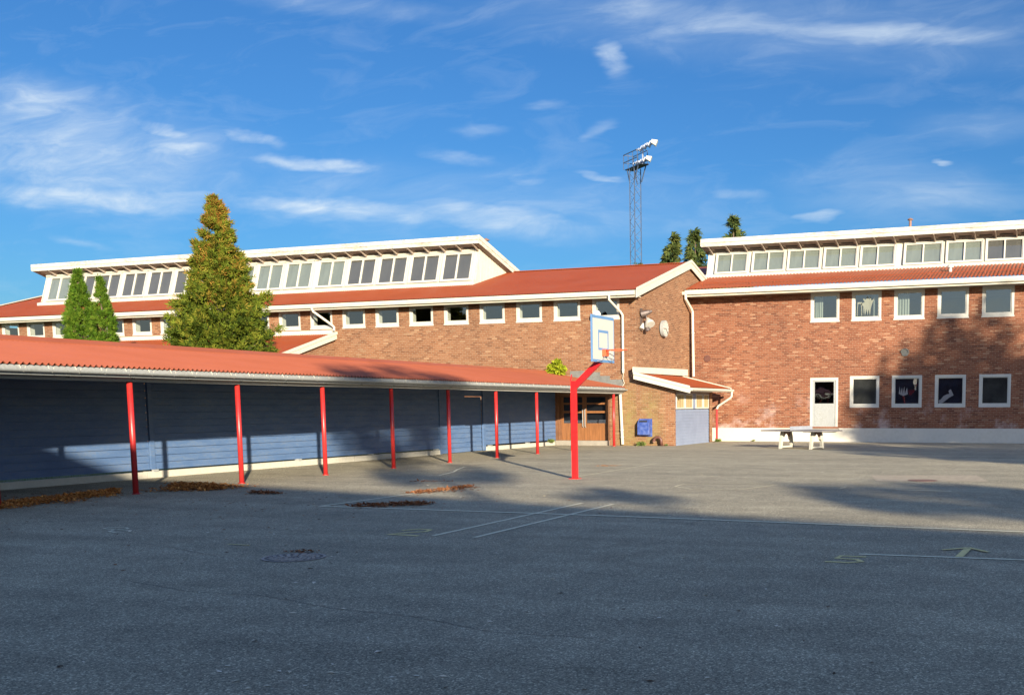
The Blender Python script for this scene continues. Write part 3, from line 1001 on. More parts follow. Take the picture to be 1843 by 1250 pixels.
def pipe(root, pts, r, mat, name='downpipe', brackets=()):
    mb_ = MB()
    mb_.tube(pts, r, 12)
    for b_ in brackets:
        mb_.tube([(b_[0], b_[1], b_[2] - .02), (b_[0], b_[1], b_[2] + .02)], r * 1.25, 12)
        mb_.bar(b_, (b_[0], b_[1] + .12, b_[2]), 0.03, 0.02)
    return mb_.build(name, mat, root, smooth=False)


pipe(LB, [(-18.12, 40.95, 6.18), (-18.12, 40.97, 5.98), (-17.86, 41.55, 5.52), (-17.80, 41.6, 5.40), (-17.80, 41.6, 3.02)], 0.05, 'white', brackets=[(-17.80, 41.6, 4.6), (-17.80, 41.6, 3.15)])
pipe(LB, [(-17.95, 41.6, 2.27), (-17.86, 41.6, 0.05)], 0.062, 'white', brackets=[(-17.885, 41.6, 0.65), (-17.87, 41.6, 0.35)])
pipe(LB, [(-32.95, 40.95, 6.18), (-32.9, 41.0, 6.0), (-32.3, 41.5, 5.42), (-32.2, 41.55, 5.3), (-32.2, 41.5, 5.14)], 0.055, 'white')
c_ = MB()
c_.tube([(-17.8, 41.62, 3.0), (-17.82, 41.6, 2.8), (-17.76, 41.62, 2.6), (-17.85, 41.6, 2.45)], 0.014, 6)
c_.build('cable', 'white', LB)
# stepped lead flashing above the canopy roof
fl = MB()
steps = [(-20.3, -19.4, 3.02, 3.14), (-19.4, -18.9, 2.86, 3.08), (-18.9, -18.45, 2.72, 2.92), (-18.45, -17.85, 2.50, 2.76)]
for i, (a, b_, z0, z1) in enumerate(steps):
    fl.box(a, b_, D1 - 0.012 - 0.002 * i, D1, z0 - .25, z1)
fl.build('flashing', 'lead', LB)
# entrance
e = MB()
e.box(-20.85, -18.5, D1 - .35, D1 + .3, 0, 0.2)
e.build('door_step', 'concrete', LB)
e = MB()
for a, b_, z0, z1 in ((-20.85, -20.76, 0.2, 2.12), (-18.59, -18.5, 0.2, 2.12), (-20.76, -18.59, 2.04, 2.12)):
    e.box(a, b_, D1 + .02, D1 + .14, z0, z1)
e.build('door_frame', 'darkwood', LB)
e = MB()
e.box(-21.0, -20.86, D1 - .12, D1 - .01, 0, 2.3)
e.build('corner_board', 'darkwood', LB)
for dx in (0, 1):
    a = -20.76 + dx * 1.085
    b_ = a + 1.08
    d = MB()
    y0, y1 = D1 + .05, D1 + .10
    d.box(a, b_, y0, y1, 0.2, 0.93)
    d.box(a, a + .09, y0, y1, .93, 2.04)
    d.box(b_ - .09, b_, y0, y1, .93, 2.04)
    d.box(a + .09, b_ - .09, y0, y1, 1.36, 1.45)
    d.box(a + .09, b_ - .09, y0, y1, 1.72, 1.80)
    for k in range(9):
        d.box(a + .05 + k * .12, a + .056 + k * .12, y0 - .004, y0, .25, .9)
    do = d.build('door', 'wood', LB)
    d = MB()
    d.quad((a + .09, D1 + .075, .93), (b_ - .09, D1 + .075, .93), (b_ - .09, D1 + .075, 2.04), (a + .09, D1 + .075, 2.04))
    d.build('pane', 'glassdark', do)
    d = MB()
    hx = b_ - .05 if dx == 0 else a + .05
    d.tube([(hx, D1 + .05, .75), (hx, D1 - .02, .8), (hx, D1 - .02, 1.5), (hx, D1 + .05, 1.55)], 0.018, 8)
    d.build('handle', 'zinc', do)
i_ = MB()
i_.box(-21.2, -18.2, D1 + .3, D1 + 2.5, 0.0, 2.4)
i_.build('hallway', 'insidedark', LB)

# side wing with its own low roof, behind the trees
SW = thing('side_wing', (-38.8, 38, 0), 'low brick wing with red lean-to roof behind the big conifer', 'building')
w = MB()
sx0, sx1 = -45.6, -32.35
w.add([(sx1, 36.6, 0), (sx1, D1 - .01, 0), (sx1, D1 - .01, 4.95), (sx1, 36.6, 3.4)], [(0, 1, 2, 3)])
w.quad((sx0, 36.6, 0), (sx1, 36.6, 0), (sx1, 36.6, 3.4), (sx0, 36.6, 3.4))
w.quad((sx0, D1 - .01, 0), (sx0, 36.6, 0), (sx0, 36.6, 3.4), (sx0, D1 - .01, 4.9))
w.build('brick_wall', 'brickL', SW)
w = MB()
corrug(w, (sx0 - .2, 36.1, 3.36), (1, 0, 0), sx1 - sx0 + .34, (0, D1 - .05 - 36.1, 5.02 - 3.36), 0.125, 0.013)
w.build('roof', 'roof', SW)
w = MB()
w.prism([(sx1 + .14, 36.05, 3.08), (sx1 + .14, 36.05, 3.40), (sx1 + .14, D1 - .02, 5.10), (sx1 + .14, D1 - .02, 4.78)], (0.04, 0, 0))
w.prism([(sx1 + .182, 36.03, 3.28), (sx1 + .182, 36.03, 3.42), (sx1 + .182, D1 - .02, 5.13), (sx1 + .182, D1 - .02, 4.99)], (0.03, 0, 0))
w.build('bargeboard', 'white', SW)
w = MB()
w.box(-45.9, -32.12, D1 - .10, D1 - .02, 5.0, 5.09)
w.box(-45.9, -32.25, D1 - .05, D1 - .01, 5.092, 5.20)
w.build('flashing_board', 'white', SW)

# ------------------------------------------------------------ right hand building
D2 = 47.9
RB = thing('gym_building', (-5, D2, 0), 'tall brick block with white plinth, large square windows on two floors and white clerestory', 'building')
w = MB()
upx = [-11.32 + 1.862 * k for k in range(8)]
lox = [-9.50 + 1.862 * k for k in range(7)]
holes = [(x, x + 1.31, 5.36, 6.62) for x in upx] + [(x, x + 1.31, 1.53, 2.93) for x in lox] + [(-11.31, -10.03, 0.68, 2.87)]
wall_y(w, D2, -17.1, 8.0, 0.6, 6.72, holes, 0.1)
w.quad((8, D2, 0), (8, 60, 0), (8, 60, 7), (8, D2, 7))
w.build('brick_wall', 'brickR', RB)
w = MB()
w.box(-16.9, -11.34, D2 - .035, D2 + .05, 0, 0.615)
w.box(-11.34, -10.0, D2 - .035, D2 + .05, 0, 0.6)
w.box(-10.0, 8.0, D2 - .035, D2 + .05, 0, 0.615)
w.build('plinth', 'plinthR', RB)
for i, x in enumerate(upx):
    make_window(RB, x, D2 + .02, 5.36, 1.31, 1.26, 'square', 0.10)
for i, x in enumerate(lox):
    make_window(RB, x, D2 + .02, 1.53, 1.31, 1.40, 'dark', 0.10, back={0: 'dimblind', 3: 'dimblind'}.get(i, 'navyin'))
i_ = MB()
i_.quad((-17, D2 + 5, 0.4), (7.9, D2 + 5, 0.4), (7.9, D2 + 5, 6.7), (-17, D2 + 5, 6.7))
i_.quad((-17, D2 + .36, 4.4), (7.9, D2 + .36, 4.4), (7.9, D2 + 5, 4.4), (-17, D2 + 5, 4.4))
i_.quad((-17, D2 + .36, 6.66), (7.9, D2 + .36, 6.66), (7.9, D2 + 5, 6.66), (-17, D2 + 5, 6.66))
i_.build('interior', 'inside', RB)
i_ = MB()
i_.quad((-17, D2 + 2.2, 0.4), (7.9, D2 + 2.2, 0.4), (7.9, D2 + 2.2, 4.35), (-17, D2 + 2.2, 4.35))
i_.quad((-17, D2 + .36, 0.4), (7.9, D2 + .36, 0.4), (7.9, D2 + 2.2, 0.4), (-17, D2 + 2.2, 0.4))
i_.quad((-17, D2 + .36, 4.35), (7.9, D2 + .36, 4.35), (7.9, D2 + 2.2, 4.35), (-17, D2 + 2.2, 4.35))
i_.build('interior', 'insidedark', RB)
# curtains behind some upper windows
for x, a, b_ in ((-11.32, 0.15, 0.50), (-7.596, 0.12, 0.62), (-9.458, .9, 1.2)):
    c_ = MB()
    k = 14
    pts = [(x + a + (b_ - a) * j / k, D2 + .28 + .03 * math.sin(j * 1.9), 0) for j in range(k + 1)]
    for j in range(k):
        p, q = pts[j], pts[j + 1]
        c_.quad((p[0], p[1], 5.45), (q[0], q[1], 5.45), (q[0], q[1], 6.55), (p[0], p[1], 6.55))
    c_.build('curtain', 'blind', RB)


def splat(root, x0, z0, Y, pts, mat, name):
    s_ = MB()
    s_.add([(x0 + a, Y, z0 + b_) for a, b_ in pts], [tuple(range(len(pts)))])
    s_.build(name, mat, root)


splat(RB, -9.46, 5.36, D2 + .066, [(.5, .2), (.54, .55), (.58, .2), (.64, .5), (.7, .22), (.74, .5), (.8, .2), (.84, .55), (.9, .75), (1.0, .95), (.86, .85), (.82, 1.05), (.76, .9), (.66, 1.08), (.62, .9), (.46, .98), (.56, .8), (.36, .72), (.5, .62)], 'blind', 'window_sticker')
splat(RB, -9.46, 5.36, D2 + .066, [(.22, .2), (.25, .2), (.27, .72), (.4, .74), (.42, .2), (.45, .2), (.44, .8), (.24, .8)], 'blind', 'window_sticker')
splat(RB, -5.78, 1.53, D2 + .066, [(.2, .15), (.35, .2), (.5, .32), (.62, .42), (.8, .52), (.68, .78), (.58, .72), (.62, .58), (.5, .56), (.36, .48), (.26, .34), (.16, .3)], 'table', 'window_sticker')
splat(RB, -7.64, 1.53, D2 + .066, [(.3, .6), (.34, .95), (.38, .62), (.44, .9), (.47, .6), (.54, .93), (.57, .6), (.66, .88), (.7, .58), (.5, .5)], 'table', 'window_sticker')
# door
d = MB()
for a, b_, z0, z1 in ((-11.31, -11.20, .68, 2.87), (-10.14, -10.03, .68, 2.87), (-11.2, -10.14, 2.76, 2.87)):
    d.box(a, b_, D2 - .01, D2 + .1, z0, z1)
d.build('door_frame', 'frame', RB)
d = MB()
d.box(-11.2, -10.14, D2 + .02, D2 + .07, .68, 1.72)
for a, b_, z0, z1 in ((-11.2, -11.11, 1.72, 2.76), (-10.23, -10.14, 1.72, 2.76), (-11.11, -10.23, 2.69, 2.76)):
    d.box(a, b_, D2 + .02, D2 + .07, z0, z1)
d.box(-11.1, -10.24, D2 + .012, D2 + .02, .76, 1.64)
do = d.build('door', 'zinc', RB)
d = MB()
d.quad((-11.11, D2 + .045, 1.72), (-10.23, D2 + .045, 1.72), (-10.23, D2 + .045, 2.69), (-11.11, D2 + .045, 2.69))
d.build('pane', 'glassdark', do)
d = MB()
d.box(-11.4, -9.95, D2 - .3, D2 - .036, 0.50, 0.60)
d.build('door_step', 'concrete', RB)
# roof
ye2, ze2, yr2, zr2 = 46.98, 6.93, 53.6, 8.78
rf = MB()
corrug(rf, (-17.0, ye2, ze2), (1, 0, 0), 25.0, (0, yr2 - ye2, zr2 - ze2), 0.16, 0.02)
rf.quad((-23.0, 50.8, 7.98), (-17.0, 50.8, 7.98), (-17.0, yr2, zr2), (-23.0, yr2, zr2))
rf.build('roof', 'roof', RB)
s = MB()
s.box(-17.0, 8.0, ye2 + .02, D2, ze2 - .30, ze2 - .27)
s.build('soffit', 'white', RB)
gt = MB()
gt.box(-17.0, 8.0, ye2, ye2 + .03, ze2 - .33, ze2 - .03)
vs = []
for X in (-17.08, 8.0):
    vs += [(X, ye2 + a, ze2 - 0.11 + b_) for a, b_ in prof]
gt.add(vs, [(i, i + 1, n + i + 1, n + i) for i in range(n - 1)] + [tuple(range(n)), tuple(range(n, 2 * n))])
for k in range(36):
    X = -16.7 + k * 0.7
    gt.bar((X, ye2 - .145, ze2 - .12), (X, ye2 - .03, ze2 - .27), 0.012, 0.012)
gt.build('gutter', 'white', RB)
sg = MB()
for X0, X1 in ((-16.4, 8.0),):
    yy_, zz_ = 47.75, ze2 + (47.75 - ye2) * .28
    sg.tube([(X0, yy_, zz_ + .12), (X1, yy_, zz_ + .12)], 0.014, 6)
    X = X0
    while X < X1:
        sg.bar((X, yy_, zz_ - .01), (X, yy_, zz_ + .13), 0.02, 0.03)
        X += 1.15
sg.build('snow_guard', 'roof', RB)
v = MB()
v.tube([(-5.3, 48.6, 7.3), (-5.3, 48.6, 7.56)], 0.07, 12)
v.tube([(-5.3, 48.6, 7.56), (-5.3, 48.6, 7.66), (-5.3, 48.6, 7.72)], [0.14, 0.13, 0.03], 12)
v.build('roof_vent_cap', 'lampwhite', RB)
Rp = []
for x, wd, bk in ((-16.55, 1.5, 'blind'), (-14.72, 1.5, 'blind'), (-12.97, 1.48, 'blind'), (-11.24, 1.48, 'blind'), (-9.52, 1.5, 'blind'), (-7.52, 1.62, 'blind'), (-5.64, 1.5, 'blind'), (-3.92, 1.52, 'greyin'), (-2.2, 1.5, 'greyin'), (-.45, 1.5, 'greyin'), (1.3, 1.5, 'greyin')):
    Rp.append((x - .06, x + wd + .06, bk))
monitor(RB, -17.05, 8.0, 50.2, 7.82, 50.62, 9.06, 49.82, 9.55, 54.6, 8.3, Rp, 7.95, 8.98, False, True, 0.12)
v = MB()
v.tube([(-7.35, 49.0 + 1.6, 9.2), (-7.35, 50.6, 10.02)], 0.06, 12)
v.tube([(-7.35, 50.6, 10.0), (-7.35, 50.6, 10.04), (-7.35, 50.6, 10.10)], [0.12, 0.13, 0.02], 12)
v.build('roof_vent_pipe', 'rust', RB)
pipe(RB, [(-16.93, 46.9, 6.72), (-16.93, 46.92, 6.5), (-16.86, 47.5, 6.1), (-16.84, 47.6, 5.98), (-16.80, 47.6, 3.0)], 0.06, 'white', brackets=[(-16.82, 47.6, 5.0)])
# small wall details
for (x, z, r, mt, lb) in ((-16.22, 3.83, 0.16, 'brown', 'brown round vent cover high on the brick wall near the white downpipe'), (-7.08, 3.92, 0.165, 'lead', 'grey round vent cap on the brick wall above the lower windows')):
    t = thing('wall_vent', (x, D2, z), lb, 'vent')
    q = MB()
    q.tube([(x, D2, z), (x, D2 - .03, z)], r, 24)
    q.build('vent_cover', mt, t)
    q = MB()
    if mt == 'lead':
        for a in range(12):
            a0, a1 = PI * a / 12, PI * (a + 1) / 12
            q.bar((x + r * math.cos(a0), D2 - .05, z + r * math.sin(a0)), (x + r * math.cos(a1), D2 - .05, z + r * math.sin(a1)), .03, .06, (0, 1, 0))
        for k in range(4):
            q.bar((x - r * .8, D2 - .04, z - .12 + k * .05), (x + r * .8, D2 - .04, z - .12 + k * .05), .015, .02)
    else:
        q.tube([(x, D2 - .03, z), (x, D2 - .036, z)], r * .85, 24)
    q.build('hood', mt, t)

# ------------------------------------------------------------ lean-to garage
GA = thing('garage_lean_to', (-16.3, 43.9, 0), 'small brick lean-to with red roof and blue garage door with four little windows', 'garage')
gx = -15.55
gy0, gy1_ = D1 + .001, 46.6
w = MB()
w.add([(XC, gy0, 0), (gx, gy0, 0), (gx, gy0, 2.42), (XC, gy0, 2.85)], [(0, 1, 2, 3)])
w.quad((gx, gy0, 0), (gx, gy0 + .12, 0), (gx, gy0 + .12, 2.42), (gx, gy0, 2.42))
w.quad((gx, 46.2, 0), (gx, gy1_, 0), (gx, gy1_, 2.42), (gx, 46.2, 2.42))
w.quad((gx, gy1_, 0), (XC + .2, gy1_, 0), (XC + .2, gy1_, 2.8), (gx, gy1_, 2.42))
w.build('brick_wall', 'brickL', GA)
w = MB()
w.box(gx - .1, gx + .01, gy0 + .12, 46.2, 2.18, 2.42)
w.build('lintel_board', 'soffit', GA)
w = MB()
zb_ = 0.0
k = 0
while zb_ < 1.5:
    zt_ = min(zb_ + .125, 1.52)
    w.add([(gx - .02, gy0 + .12, zb_), (gx - .02, 46.2, zb_), (gx - .045, 46.2, zt_), (gx - .045, gy0 + .12, zt_)], [(0, 1, 2, 3)])
    w.add([(gx - .045, gy0 + .12, zt_), (gx - .045, 46.2, zt_), (gx - .02, 46.2, zt_), (gx - .02, gy0 + .12, zt_)], [(0, 1, 2, 3)])
    zb_ += .125
w.box(gx - .06, gx - .03, gy0 + .12, 46.2, 1.52, 2.18)
gd = w.build('garage_door', 'bluelt', GA)
for ya, yb_ in ((41.95, 42.93), (43.05, 43.98), (44.4, 45.3), (45.42, 46.12)):
    q = MB()
    X = gx - .02
    q.box(X - .02, X + .02, ya, yb_, 1.52, 1.58)
    q.box(X - .02, X + .02, ya, yb_, 2.10, 2.15)
    q.box(X - .02, X + .02, ya, ya + .05, 1.58, 2.10)
    q.box(X - .02, X + .02, yb_ - .05, yb_, 1.58, 2.10)
    wo = q.build('window', 'frame', gd)
    q = MB()
    q.quad((X - .005, ya + .05, 1.58), (X - .005, yb_ - .05, 1.58), (X - .005, yb_ - .05, 2.10), (X - .005, ya + .05, 2.10))
    q.build('curtain', 'curtain', wo) if False else None
    q2 = MB()
    kk = 10
    for j in range(kk):
        t0, t1 = ya + .05 + (yb_ - ya - .1) * j / kk, ya + .05 + (yb_ - ya - .1) * (j + 1) / kk
        q2.quad((X - .008 + .006 * (j % 2), t0, 1.58), (X - .008 + .006 * ((j + 1) % 2), t1, 1.58), (X - .008 + .006 * ((j + 1) % 2), t1, 2.10), (X - .008 + .006 * (j % 2), t0, 2.10))
    q2.build('curtain', 'curtain', wo)
w = MB()
gro, gre = (XC + .05, 3.0), (-14.72, 2.40)
corrug(w, (gre[0], 41.3, gre[1]), (0, 1, 0), 5.55, (gro[0] - gre[0], 0, gro[1] - gre[1]), 0.125, 0.012)
w.quad((gre[0], 41.3, gre[1] - .05), (gre[0], 46.85, gre[1] - .05), (gro[0], 46.85, gro[1] - .05), (gro[0], 41.3, gro[1] - .05))
w.build('roof', 'roof', GA)
w = MB()
w.prism([(gro[0], 41.3, gro[1] - .24), (gre[0], 41.3, gre[1] - .24), (gre[0], 41.3, gre[1] + .0), (gro[0], 41.3, gro[1] + .0)], (0, -.035, 0))
w.prism([(gro[0], 41.26, gro[1] - .05), (gre[0], 41.26, gre[1] - .05), (gre[0], 41.26, gre[1] + .06), (gro[0], 41.26, gro[1] + .06)], (0, -.03, 0))
w.prism([(gro[0], 46.85, gro[1] - .18), (gre[0], 46.85, gre[1] - .18), (gre[0], 46.85, gre[1] + .05), (gro[0], 46.85, gro[1] + .05)], (0, .035, 0))
w.build('bargeboard', 'white', GA)
w = MB()
w.prism([(XC + .02, 41.25, 3.02), (XC + .02, 41.25, 3.25), (XC + .22, 47.3, 3.32), (XC + .22, 47.3, 3.02)], (0.06, 0, 0))
w.build('flashing_board', 'white', GA)
w = MB()
w.box(gre[0] - .02, gre[0] + .02, 41.3, 46.9, gre[1] - .16, gre[1] - .02)
w.tube([(gre[0] + .06, 41.3, gre[1] - .08), (gre[0] + .06, 46.95, gre[1] - .08)], 0.055, 10)
w.build('gutter', 'white', GA)
pipe(GA, [(-14.66, 46.75, 2.3), (-14.68, 46.75, 2.05), (-14.75, 46.75, 1.98), (-15.32, 46.75, 1.62), (-15.38, 46.75, 1.5)], 0.05, 'white')
pipe(GA, [(-15.38, 46.75, 1.5), (-15.38, 46.75, 0.05)], 0.05, 'red', brackets=[(-15.38, 46.75, 1.2), (-15.38, 46.75, .6)])

# ------------------------------------------------------------ plank fence
FN = thing('plank_fence', (-21, 25, 0), 'long blue horizontal board wall standing under the canopy on a white footing', 'fence')


def boards(y0, y1, X, z0, z1, name='board_panel', h=0.172):
    q = MB()
    z = z0
    k = 0
    while z < z1 - .01:
        zt_ = min(z + h, z1)
        off = R.uniform(-.003, .003)
        q.add([(X + .034 + off, y0, z), (X + .034 + off, y1, z), (X + .020, y1, zt_ - .014), (X + .020, y0, zt_ - .014)], [(0, 1, 2, 3)])
        q.add([(X + .0, y0, z), (X, y1, z), (X + .034 + off, y1, z), (X + .034 + off, y0, z)], [(0, 1, 2, 3)])
        q.add([(X + .0, y0, zt_ - .014), (X, y1, zt_ - .014), (X + .020, y1, zt_ - .014), (X + .020, y0, zt_ - .014)], [(3, 2, 1, 0)])
        z += h
    q.box(X - .04, X, y0, y1, z0, z1)
    return q.build(name, 'blue', FN)


boards(6.0, 19.95, -21.02, 0.20, 2.95)
boards(20.12, 32.58, -21.0, 0.20, 2.95)
boards(32.68, 34.25, -20.97, 0.02, 2.95)
boards(34.27, 35.50, -21.04, 0.02, 2.02, 'door_panel')
boards(35.70, 41.62, -21.0, 0.22, 2.95)
for y0, y1, X, z0 in ((19.97, 20.10, -20.955, .16), (32.58, 32.68, -20.94, 0.0), (35.52, 35.68, -20.93, 0.02)):
    q = MB()
    q.box(X - .07, X, y0, y1, z0, 2.95)
    q.build('cover_board', 'blue', FN)
q = MB()
q.box(-21.04, -21.0, 34.25, 35.52, 2.04, 2.95)
q.build('header_board', 'blue', FN)
for y0, y1 in ((4.0, 32.5), (35.7, 41.6)):
    q = MB()
    y = y0
    while y < y1:
        ye_ = min(y + 3.95, y1)
        q.box(-21.05, -20.90, y, ye_ - .015, 0, 0.155 + R.uniform(-.006, .006))
        y += 3.95
    q.build('footing', 'plinth', FN)
for y in (12.6, 20.04, 25.2, 28.6, 32.3, 36.0, 39.0, 41.4):
    q = MB()
    q.box(-21.02, -20.88, y - .07, y + .07, .15, .20)
    q.build('metal_shoe', 'zinc', FN)
gb = MB()
for k in range(5000):
    x, y = R.uniform(-21.6, -21.1), R.uniform(8, 41.5)
    a = R.uniform(0, PI)
    hh = R.uniform(.08, .24)
    dx, dy = .008 * math.cos(a), .008 * math.sin(a)
    gb.add([(x - dx, y - dy, 0), (x + dx, y + dy, 0), (x + R.uniform(-.05, .05), y + R.uniform(-.05, .05), hh)], [(0, 1, 2)])
tag(gb.build('long_grass', 'weed'), 'strip of long grass showing under the blue boards', 'grass', None, 'stuff')

# ------------------------------------------------------------ canopy
CN = thing('covered_walkway', (-18.8, 25, 0), 'long covered walkway with corrugated red roof on red round posts', 'canopy')


def cx(y, base=-17.32, k=0.025):
    return base - k * (y - 16.0)


def gxl(y):
    return -16.88 - 0.029 * (y - 12.0)


c = MB()
y0, y1 = 8.0, 41.66
L_ = math.hypot(y1 - y0, gxl(y1) - gxl(y0))
n_ = int((y1 - y0) / 0.125 * 6)
o = 0
for i in range(n_ + 1):
    y = y0 + (y1 - y0) * i / n_
    h = .024 * math.sin(2 * PI * y / .125)
    c.v.append((gxl(y) + .02, y, 2.455 + h - .0009 * (y - 12)))
    c.v.append((-21.08, y, 3.10 + h - .002 * (y - 12)))
for i in range(n_):
    k = 2 * i
    c.f.append((k, k + 1, k + 3, k + 2))
    c.m.append(0)
c.build('roof', 'canopyroof', CN)
c = MB()
c.add([(gxl(y0) - .03, y0, 2.40), (gxl(y1) - .03, y1, 2.38), (-21.08, y1, 3.01), (-21.08, y0, 3.05)], [(0, 1, 2, 3)])
for k in range(23):
    y = 8.6 + k * 1.475
    c.prism([(gxl(y) - .1, y, 2.38), (-20.95, y, 3.00), (-20.95, y, 2.86), (gxl(y) - .1, y, 2.24)], (0, .05, 0))
c.build('ceiling', 'darkceil', CN)
c = MB()
c.prism([(-21.02, y0, 3.115), (-21.02, y0, 3.135), (-21.16, y0, 3.24), (-21.20, y0, 3.24), (-21.36, y0, 3.10), (-21.32, y0, 3.10), (-21.18, y0, 3.21)], (0, y1 - y0, -.07))
c.build('ridge_cap', 'canopyroof', CN)
c = MB()
c.prism([(gxl(y0) - .02, y0, 2.27), (gxl(y0) - .02, y0, 2.435), (gxl(y0) - .05, y0, 2.435), (gxl(y0) - .05, y0, 2.27)], (gxl(y1) - gxl(y0), y1 - y0, -.03))
c.build('fascia', 'zinc', CN)
c = MB()
c.prism([(cx(y0) + .10, y0, 2.20), (cx(y0) + .10, y0, 2.36), (cx(y0) - .06, y0, 2.36), (cx(y0) - .06, y0, 2.20)], (cx(y1) - cx(y0), y1 - y0, -.04))
c.build('beam', 'beam', CN)
# soffit strip between beam and gutter
c = MB()
c.add([(cx(y0) + .10, y0, 2.225), (cx(y1) + .10, y1, 2.19), (gxl(y1) - .04, y1, 2.275), (gxl(y0) - .04, y0, 2.30)], [(0, 1, 2, 3)])
c.build('soffit', 'beam', CN)
# half round gutter
c = MB()
k = 10
for (ya, yb_) in ((y0, y1),):
    ring = []
    for y in (ya, yb_):
        dzz = -.03 * (y - y0) / (y1 - y0)
        for j in range(k + 1):
            a = PI + PI * j / k
            ring.append((gxl(y) + .055 + .065 * math.cos(a), y, 2.375 + dzz + .065 * math.sin(a)))
        for j in range(k + 1):
            a = 2 * PI - PI * j / k
            ring.append((gxl(y) + .055 + .059 * math.cos(a), y, 2.375 + dzz + .059 * math.sin(a)))
    nn = 2 * (k + 1)
    c.add(ring, [(i, (i + 1) % nn, nn + (i + 1) % nn, nn + i) for i in range(nn)] + [tuple(range(nn)), tuple(range(nn, 2 * nn))])
gutter = c.build('gutter', 'zinc', CN)
hb = MB()
hb.tube([(0, 0, 0.07), (.035, 0, -.0), (.06, 0, -.055), (.10, 0, -.06), (.135, 0, 0.0), (.15, 0, .03)], .007, 6)
hb_o = hb.build('gutter_hook', 'plinth', None, (0, 0, 0))
COL.objects.unlink(hb_o)
ro = parent_origin(CN)
y = 9.0
while y < 41:
    h_ = hb_o.copy()
    COL.objects.link(h_)
    h_.parent = gutter
    h_.location = (gxl(y) - .022 - ro[0], y - ro[1], 2.375 - .03 * (y - y0) / (y1 - y0) - ro[2])
    y += 0.56
# posts
pm_ = MB()
pm_.tube([(0, 0, 0.0), (0, 0, 2.22)], 0.054, 16)
pm_.tube([(0, 0, 0.0), (0, 0, .02)], 0.075, 16)
po = pm_.build('post', 'red', None, (0, 0, 0), smooth=False)
for p_ in po.data.polygons:
    p_.use_smooth = len(p_.vertices) == 4
COL.objects.unlink(po)
for k in range(-2, 9):
    y = 16.09 + 2.95 * k
    if k == 8:
        y = 40.9
    q = po.copy()
    COL.objects.link(q)
    q.parent = CN
    q.location = (cx(y) - ro[0], y - ro[1], 0)

# ------------------------------------------------------------ basketball post
bx, by = -10.88, 22.53
BB = thing('basketball_hoop', (bx, by, 0), 'red basketball post with white and blue backboard and orange ring', 'basketball hoop')
q = MB()
q.box(bx - .056, bx + .056, by - .056, by + .056, 0, 2.25)
q.box(bx - .11, bx + .11, by - .11, by + .11, 0, 0.012)
q.bar((bx + .0, by, 2.10), (-10.16, by, 2.74), .10, .13)
q.add([(bx - .08, by - .03, 2.25), (bx - .05, by - .03, 2.25), (bx - .05, by + .03, 2.4), (bx - .08, by + .03, 2.4)], [(0, 1, 2, 3)])
q.box(-10.21, -10.158, by - .05, by + .05, 2.66, 3.3)
q.build('pole', 'redpole', BB)
q = MB()
X = -10.12
hy0, hy1, hz0, hz1 = by - .6, by + .6, 2.66, 3.70
q.box(X - .035, X, hy0, hy1, hz0, hz1)
bo = q.build('backboard', 'boardwhite', BB)
q = MB()
for a, b_, z0, z1 in ((hy0, hy1, hz1 - .07, hz1), (hy0, hy1, hz0, hz0 + .06)):
    q.box(X, X + .003, a, b_, z0, z1)
    q.box(X - .04, X - .0352, a, b_, z0, z1)
for a, b_, z0, z1 in ((hy0, hy0 + .025, hz0 + .06, hz1 - .07), (hy1 - .025, hy1, hz0 + .06, hz1 - .07)):
    q.box(X, X + .003, a, b_, z0, z1)
q.box(X - .036, X - .001, hy0 - .004, hy0, hz0, hz1)
iy0, iy1, iz0, iz1 = by - .28, by + .28, 2.93, 3.38
for a, b_, z0, z1 in ((iy0, iy1, iz1 - .06, iz1), (iy0, iy1, iz0, iz0 + .05), (iy0, iy0 + .045, iz0 + .05, iz1 - .06), (iy1 - .045, iy1, iz0 + .05, iz1 - .06)):
    q.box(X, X + .003, a, b_, z0, z1)
q.build('blue_lines', 'boardblue', bo)
q = MB()
q.box(X + .003, X + .10, by - .08, by + .08, 2.80, 2.95)
ho = q.build('ring_bracket', 'orange', BB)
q = MB()
rc = (X + .10 + .24, by)
nn = 28
q.tube([(rc[0] + .225 * math.cos(2 * PI * k / nn), rc[1] + .225 * math.sin(2 * PI * k / nn), 2.93) for k in range(nn + 1)], .010, 8, cap=False)
q.bar((X + .1, by - .05, 2.93), (rc[0] - .2, by - .08, 2.93), .02, .02)
q.bar((X + .1, by + .05, 2.93), (rc[0] - .2, by + .08, 2.93), .02, .02)
q.build('ring', 'orange', ho)
q = MB()
for s_ in (-1, 1):
    q.tube([(X + .05, by + s_ * .03, 2.82), (X + .10, by + s_ * .2, 2.72), (X + .03, by + s_ * .42, 2.67)], .008, 6)
q.build('brace', 'steel', ho)

# ------------------------------------------------------------ wall lamps and clock
WL = thing('wall_floodlights', (-17.25, 42.2, 5.2), 'cluster of old wall floodlights with one big white reflector near the clock', 'lamps')


def lamp(root, c0, d, r0, r1, ln, mat, name='lamp_head', glass='lampwhite'):
    if mat == 'lampdark':
        glass = 'lampdark'
    d = Vector(d).normalized()
    c0 = Vector(c0)
    q = MB()
    q.tube([c0 - d * ln * .35, c0 - d * ln * .1, c0, c0 + d * ln * .6, c0 + d * ln], [r0 * .5, r0 * .8, r0, r1 * .9, r1], 18)
    lo = q.build(name, mat, root, smooth=False)
    q = MB()
    q.tube([c0 + d * ln * 1.0, c0 + d * ln * 1.02], r1 * .93, 18)
    q.build('reflector', glass, lo)
    return lo


